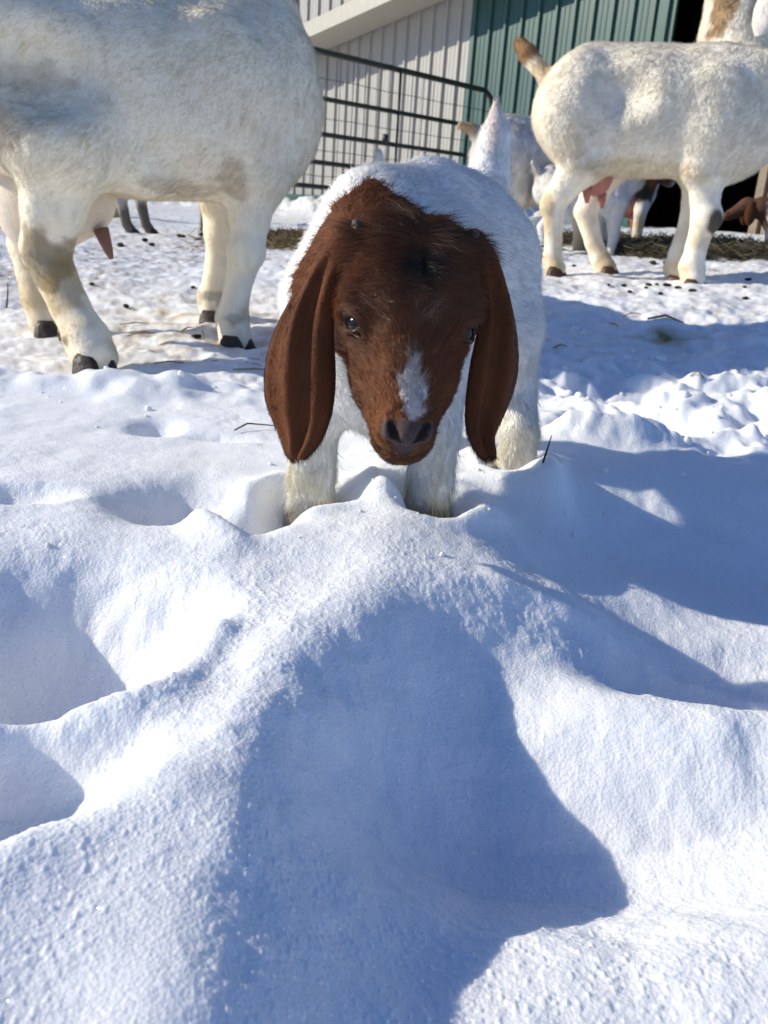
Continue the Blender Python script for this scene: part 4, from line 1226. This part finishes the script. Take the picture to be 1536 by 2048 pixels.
def far_goat(label, p, yaw, s, base, items=(), neck_up=0.25, leg=0.03, tail=(-0.05, 0.07), fur=18000, udder=False, cat='goat', name='goat', earc=A(0.09, 0.035, 0.015), slim=1.0, group='goats'):
    root = empty(name, p, label, cat, group)
    T = Pose(p, yaw, s)
    pr, h0, hd = template(T, leg, neck_up, tail, slim)
    b = coat_white(base, 0.22, A(0.42, 0.30, 0.17), int(p[0] * 100) % 97 + 3, 0.25 * s, p[2])
    def colf(P):
        return spots(b, [(T(*c), A(*r) * s, k, st, rg) for c, r, k, st, rg in items])(P)
    allp = np.concatenate([np.array(q[1]) if q[0] == 'ch' else np.array([q[1]]) for q in pr])
    pad = 0.19 * s
    finish_goat(root, pr, allp.min(0) - pad, allp.max(0) + pad, colf, 0.011 * max(s, 0.6), fur, 0.022 * s, 0.0007, T.M @ A(1, 0, 0), None, 50 + int(abs(p[0]) * 10), 0.5, 30, p[2] + 0.25 * s)
    for x, y, o in ((-0.18, 0.085, leg), (-0.18, -0.085, -leg), (0.25, 0.085, -leg), (0.25, -0.085, leg)):
        hoof(root, T(x + o, y, -0.018), T.M @ A(1, 0, 0), s)
    f2 = T.M @ A(1, 0, 0)
    ec = lambda P: np.tile(earc, (len(P), 1))
    for sy in (-1, 1):
        hanging_ear(root, h0 + (T.M @ A(0.0, sy * 0.062, 0.02)) * s, f2, ec, s, T.M @ A(0, sy * 0.03, 0) * s, 900, 12)
    if udder:
        u = solid_part('udder', [('e', T(-0.20, 0, 0.25), A(0.075, 0.075, 0.085) * s, None, 0.02)], 0.008, UD2, root)
        for sy in (-1, 1):
            b0 = T(-0.215, sy * 0.045, 0.19)
            MB().tube([b0, b0 + A(0, 0, -0.04 * s), b0 + T.M @ A(-0.01, sy * 0.012, 0) + A(0, 0, -0.10 * s)], [0.026 * s, 0.02 * s, 0.008 * s], 10).build('teat', UD2, u, True)
    return root

def gz(x, y): return float(snow_z(np.array([x]), np.array([y]))[0])
BR = (0.055, 0.022, 0.012)
HEADB = ((0.50, 0, 0.72), (0.26, 0.2, 0.26), BR, 0.97, 0.25)
far_goat('white goat with a short tan tail, half hidden behind the kid\'s raised tail', (0.56, 3.62, 0.055), R(8), 0.97, A(0.76, 0.72, 0.65),
         [HEADB, ((-0.37, 0, 0.56), (0.07, 0.06, 0.06), (0.40, 0.24, 0.09), 0.8, 0.4)], tail=(-0.055, 0.02), fur=30000)
far_goat('small white kid standing in the shade behind the side-on doe\'s hind legs', (0.655, 3.45, 0.125), R(12), 0.56, A(0.72, 0.70, 0.68), [HEADB], 0.1, 0.02, (-0.03, 0.07), 14000, cat='goat kid', name='goat_kid', slim=0.85)
far_goat('white goat with dark brown rump patch and pink udder seen from behind', (1.03, 4.25, 0.165), R(76), 0.78, A(0.74, 0.70, 0.64),
         [HEADB, ((-0.28, 0.04, 0.42), (0.16, 0.16, 0.14), (0.030, 0.017, 0.011), 0.96, 0.4), ((-0.25, -0.09, 0.33), (0.08, 0.05, 0.10), (0.030, 0.017, 0.011), 0.95, 0.4)], udder=True, fur=16000)
far_goat('brown-headed kid peeking in beside the wooden door post at right edge', (1.70, 3.86, 0.13), R(172), 0.50, A(0.74, 0.71, 0.66), [((0.52, 0, 0.44), (0.26, 0.25, 0.26), (0.10, 0.035, 0.015), 0.97, 0.25)], -0.05, 0.02, (-0.03, 0.07), 12000, cat='goat kid', name='goat_kid')
far_goat('distant grey goat, only its legs showing under the large doe\'s belly', (-1.10, 4.3, 0.075), R(14), 0.82, A(0.42, 0.39, 0.35), [HEADB] + [((x, 0, 0.05), (0.12, 0.2, 0.12), (0.07, 0.06, 0.05), 0.8, 0.4) for x in (-0.22, 0.22)], 0.1, 0.05, fur=12000)
far_goat('white kid hidden behind the front kid, only its tail tip above the back', (-0.045, 1.89, 0.02), R(86), 0.50, A(0.78, 0.76, 0.72), [], -0.12, 0.02, (0.0, 0.135), 12000, cat='goat kid', name='goat_kid', slim=0.85)

# ------------------------------------------------------------------ droppings, straw, hay, crumbs of snow
DUNG = simple_mat('dung', (0.030, 0.022, 0.014), 0.85, 0.15, 0.4, 90, bump=0.5, bscale=200)
STRAW = simple_mat('straw', (0.26, 0.19, 0.09), 0.8, 0.2, 0.3, 40)
TWIG = simple_mat('twig', (0.045, 0.034, 0.024), 0.85, 0.15, 0.3, 60)

def lump(seed, n=3):
    """a few fused pellets"""
    g = np.random.default_rng(seed)
    pr = [('e', A(*g.uniform(-0.008, 0.008, 2), g.uniform(0, 0.004)), A(*g.uniform(0.006, 0.010, 3)), None, 0.004) for _ in range(n)]
    V, Q, N = surface(sdf_of(pr, 0.03), (-0.024, -0.024, -0.016), (0.024, 0.024, 0.020), 0.0025)
    return mesh_data('dropping', V, Q, True)
lumps = [lump(k, 2 + k % 3) for k in range(5)]
for me in lumps: me.materials.append(DUNG)
def dropping(x, y, s, k, label, group):
    o = link('dropping', lumps[k % 5]); o.location = (x, y, gz(x, y) + 0.002 * s)
    s *= 0.55; o.scale = (s, s * 1.2, s * 0.7); o.rotation_euler = (0, 0, k * 1.9)
    tag(o, label, 'dropping', group)
for k, (x, y) in enumerate([(0.544, 2.308), (0.592, 2.326), (0.658, 2.343), (0.676, 2.319), (0.704, 2.333), (0.586, 2.243), (0.655, 2.222), (0.734, 2.217), (0.529, 2.744), (0.966, 2.471), (0.888, 2.285), (0.853, 2.168), (0.720, 2.287), (0.641, 2.291)]):
    dropping(x, y, 0.95 + 0.35 * ((k * 37) % 10) / 10, k, 'small dark dropping on the snow under the side-on cream doe', 'droppings by the cream doe')
for k, (x, y) in enumerate([(0.842, 2.995), (0.888, 2.976)]):
    dropping(x, y, 2.2 - 0.3 * k, k, ('larger', 'smaller')[k] + ' of two dark dung clumps at the near edge of the hay', 'droppings by the hay')
for k, (x, y) in enumerate([(-0.517, 2.178), (-0.379, 1.634), (-1.028, 3.225), (-0.984, 3.418), (-0.990, 3.964), (-0.93, 3.30), (-0.90, 3.982), (-0.605, 1.926), (-0.758, 2.134)]):
    dropping(x, y, 1.1 + 0.4 * ((k * 53) % 10) / 10 + (0.9 if y > 3 else 0), k, 'small dark dropping on the trampled snow around the large doe', 'droppings by the large doe')

def stalk(name, pts, r, m, label, cat, group=None, lift=0.003):
    P = [A(p[0], p[1], gz(p[0], p[1]) + (p[2] if len(p) > 2 else lift)) for p in pts]
    o = MB().tube(P, r, 6).build(name, m, None, True)
    return tag(o, label, cat, group)
stalk('twig', [(-0.172, 0.917), (-0.160, 0.932, 0.007), (-0.131, 0.940, 0.004)], [0.0008, 0.0010, 0.0006], TWIG, 'thin bent grey twig on smooth snow left of the front kid', 'twig')
stalk('twig', [(0.150, 0.806, -0.01), (0.154, 0.806, 0.010), (0.157, 0.806, 0.027)], [0.0012, 0.0010, 0.0004], TWIG, 'short black twig upright beside the front kid\'s hind foot', 'twig')
stalk('twig', [(-0.870, 1.913, -0.01), (-0.862, 1.91, 0.03), (-0.855, 1.90, 0.06)], [0.002, 0.0016, 0.0008], TWIG, 'dark stalk sticking up at the far left edge', 'twig')
stalk('twig', [(0.525, 1.835), (0.56, 1.83, 0.006), (0.60, 1.83)], [0.0026, 0.003, 0.002], STRAW, 'yellowish stick in the shaded snow by the stain', 'stick')
for a, b in (((-0.570, 1.764), (-0.515, 1.789)), ((-0.510, 1.623), (-0.463, 1.646)), ((-0.408, 1.437), (-0.357, 1.439)), ((-0.268, 1.412), (-0.200, 1.441)), ((-0.679, 2.60), (-0.65, 2.576)),
             ((-0.377, 1.670), (-0.362, 1.611)), ((-0.414, 1.659), (-0.411, 1.735)), ((0.451, 1.857), (0.466, 1.834)), ((0.497, 1.928), (0.537, 1.934)), ((0.291, 1.586), (0.316, 1.590)), ((0.475, 1.371), (0.497, 1.364))):
    m = ((a[0] + b[0]) / 2, (a[1] + b[1]) / 2 + 0.003, 0.006)
    stalk('straw', [a, m, b], [0.0013, 0.0015, 0.0009], STRAW, 'thin straw lying on the trampled snow', 'straw', 'loose straws on the trampled snow')

def strands(name, xy, length, radius, cols, label, cat, seed, spread_z=0.02, flatness=0.35):
    g = np.random.default_rng(seed)
    n = len(xy); K = 4
    z = snow_z(xy[:, 0], xy[:, 1])
    a = g.random(n) * 2 * math.pi
    d = np.column_stack([np.cos(a), np.sin(a), g.normal(0, flatness, n)]); L = length * (0.4 + 0.9 * g.random(n))
    b = g.normal(0, 0.25, (n, 3))
    P0 = np.column_stack([xy, z + spread_z * g.random(n) ** 1.5])
    pts = np.stack([P0 + (L * (t - 0.5))[:, None] * d + (L * (t - 0.5) ** 2)[:, None] * b for t in np.linspace(0, 1, K)], 1)
    pts[:, :, 2] = np.maximum(pts[:, :, 2], (z - 0.006)[:, None])
    cu = bpy.data.hair_curves.new(name); cu.add_curves([K] * n)
    cu.attributes['position'].data.foreach_set('vector', pts.astype(np.float32).ravel())
    cu.attributes.new('radius', 'FLOAT', 'POINT').data.foreach_set('value', (radius * np.tile([0.8, 1, 1, 0.5], n)).astype(np.float32))
    C = np.asarray(cols)[g.integers(0, len(cols), n)] * (0.7 + 0.6 * g.random((n, 1)))
    cu.attributes.new('col', 'FLOAT_COLOR', 'CURVE').data.foreach_set('color', np.column_stack([C, np.ones(n)]).astype(np.float32).ravel())
    cu.attributes.new('nrm', 'FLOAT_VECTOR', 'CURVE').data.foreach_set('vector', np.tile(A(0, 0, 1), (n, 1)).astype(np.float32).ravel())
    o = link(name, cu, None, FUR)
    return tag(o, label, cat, None, 'stuff')
g = np.random.default_rng(99)
def strip(n, x0, x1, ya, yb, seed):
    x = g.uniform(x0, x1, n); t = g.random(n)
    y = ya(x) + (yb(x) - ya(x)) * t
    P = np.column_stack([x, y])
    k = fbm(P, 3.0, 3, seed) > -0.25 + 0.9 * np.abs(t - 0.5) ** 2
    return P[k]
hay_xy = strip(26000, 0.35, 3.2, lambda x: 2.98 + 0.0 * x, lambda x: 4.75 - 0.25 * x, 5)
strands('hay', hay_xy, 0.075, 0.0016, [(0.085, 0.075, 0.025), (0.12, 0.10, 0.045), (0.06, 0.05, 0.022), (0.17, 0.13, 0.06)], 'matted green-brown hay strewn before the barn doorway', 'hay', 4, 0.05)
hp = np.column_stack([g.normal(-0.55, 0.11, 2500), g.normal(3.75, 0.22, 2500)])
strands('hay', hp, 0.06, 0.0014, [(0.30, 0.19, 0.07), (0.22, 0.13, 0.045), (0.12, 0.10, 0.045)], 'golden hay patch on the snow near the gate', 'hay', 5, 0.04)
ch = np.column_stack([g.uniform(-1.6, 1.3, 1500), g.uniform(1.45, 3.2, 1500)])
ch = ch[fbm(ch, 1.7, 3, 6) > -0.05]
strands('straw_chaff', ch, 0.028, 0.0006, [(0.30, 0.23, 0.12), (0.14, 0.10, 0.05), (0.08, 0.06, 0.035)], 'scattered straw chaff on the trampled snow', 'chaff', 6, 0.004, 0.12)

def snow_crumbs():
    g = np.random.default_rng(17)
    ico = bpy.data.meshes.new('tmp')
    import bmesh
    bm = bmesh.new(); bmesh.ops.create_icosphere(bm, subdivisions=2, radius=1.0)
    bv = np.array([v.co[:] for v in bm.verts]); bf = np.array([[v.index for v in f.verts] for f in bm.faces]); bm.free()
    bpy.data.meshes.remove(ico)
    spots_ = []
    for cx, cy, r, n, smax_ in ((0.0, 0.70, 0.05, 50, 0.004), (0.13, 0.80, 0.04, 40, 0.005), (0.33, 1.05, 0.14, 80, 0.011), (0.5, 1.25, 0.2, 70, 0.013),
                            (-0.35, 1.12, 0.2, 50, 0.007), (0.45, 1.6, 0.3, 50, 0.012)):
        for _ in range(n // 3):
            spots_.append((cx + g.normal(0, r), cy + g.normal(0, r), smax_ * (0.2 + 0.6 * g.random() ** 2)))
    S = np.array(spots_); z = snow_z(S[:, 0], S[:, 1])
    V, F = [], []
    for i, (x, y, s) in enumerate(S):
        q = bv * (1 + 0.5 * (vnoise(bv + i * 3.1, 1.6, 7) - 0.5))[:, None] * g.uniform(0.7, 1.2, 3)
        V.append(q * s + A(x, y, z[i] + 0.25 * s)); F.append(bf + i * len(bv))
    me = mesh_data('snow_crumbs', np.concatenate(V), np.concatenate(F), True)
    o = link('snow_crumbs', me, None, SNOW)
    tag(o, 'loose crumbs of snow kicked up around the footprints', 'snow', None, 'stuff')
snow_crumbs()
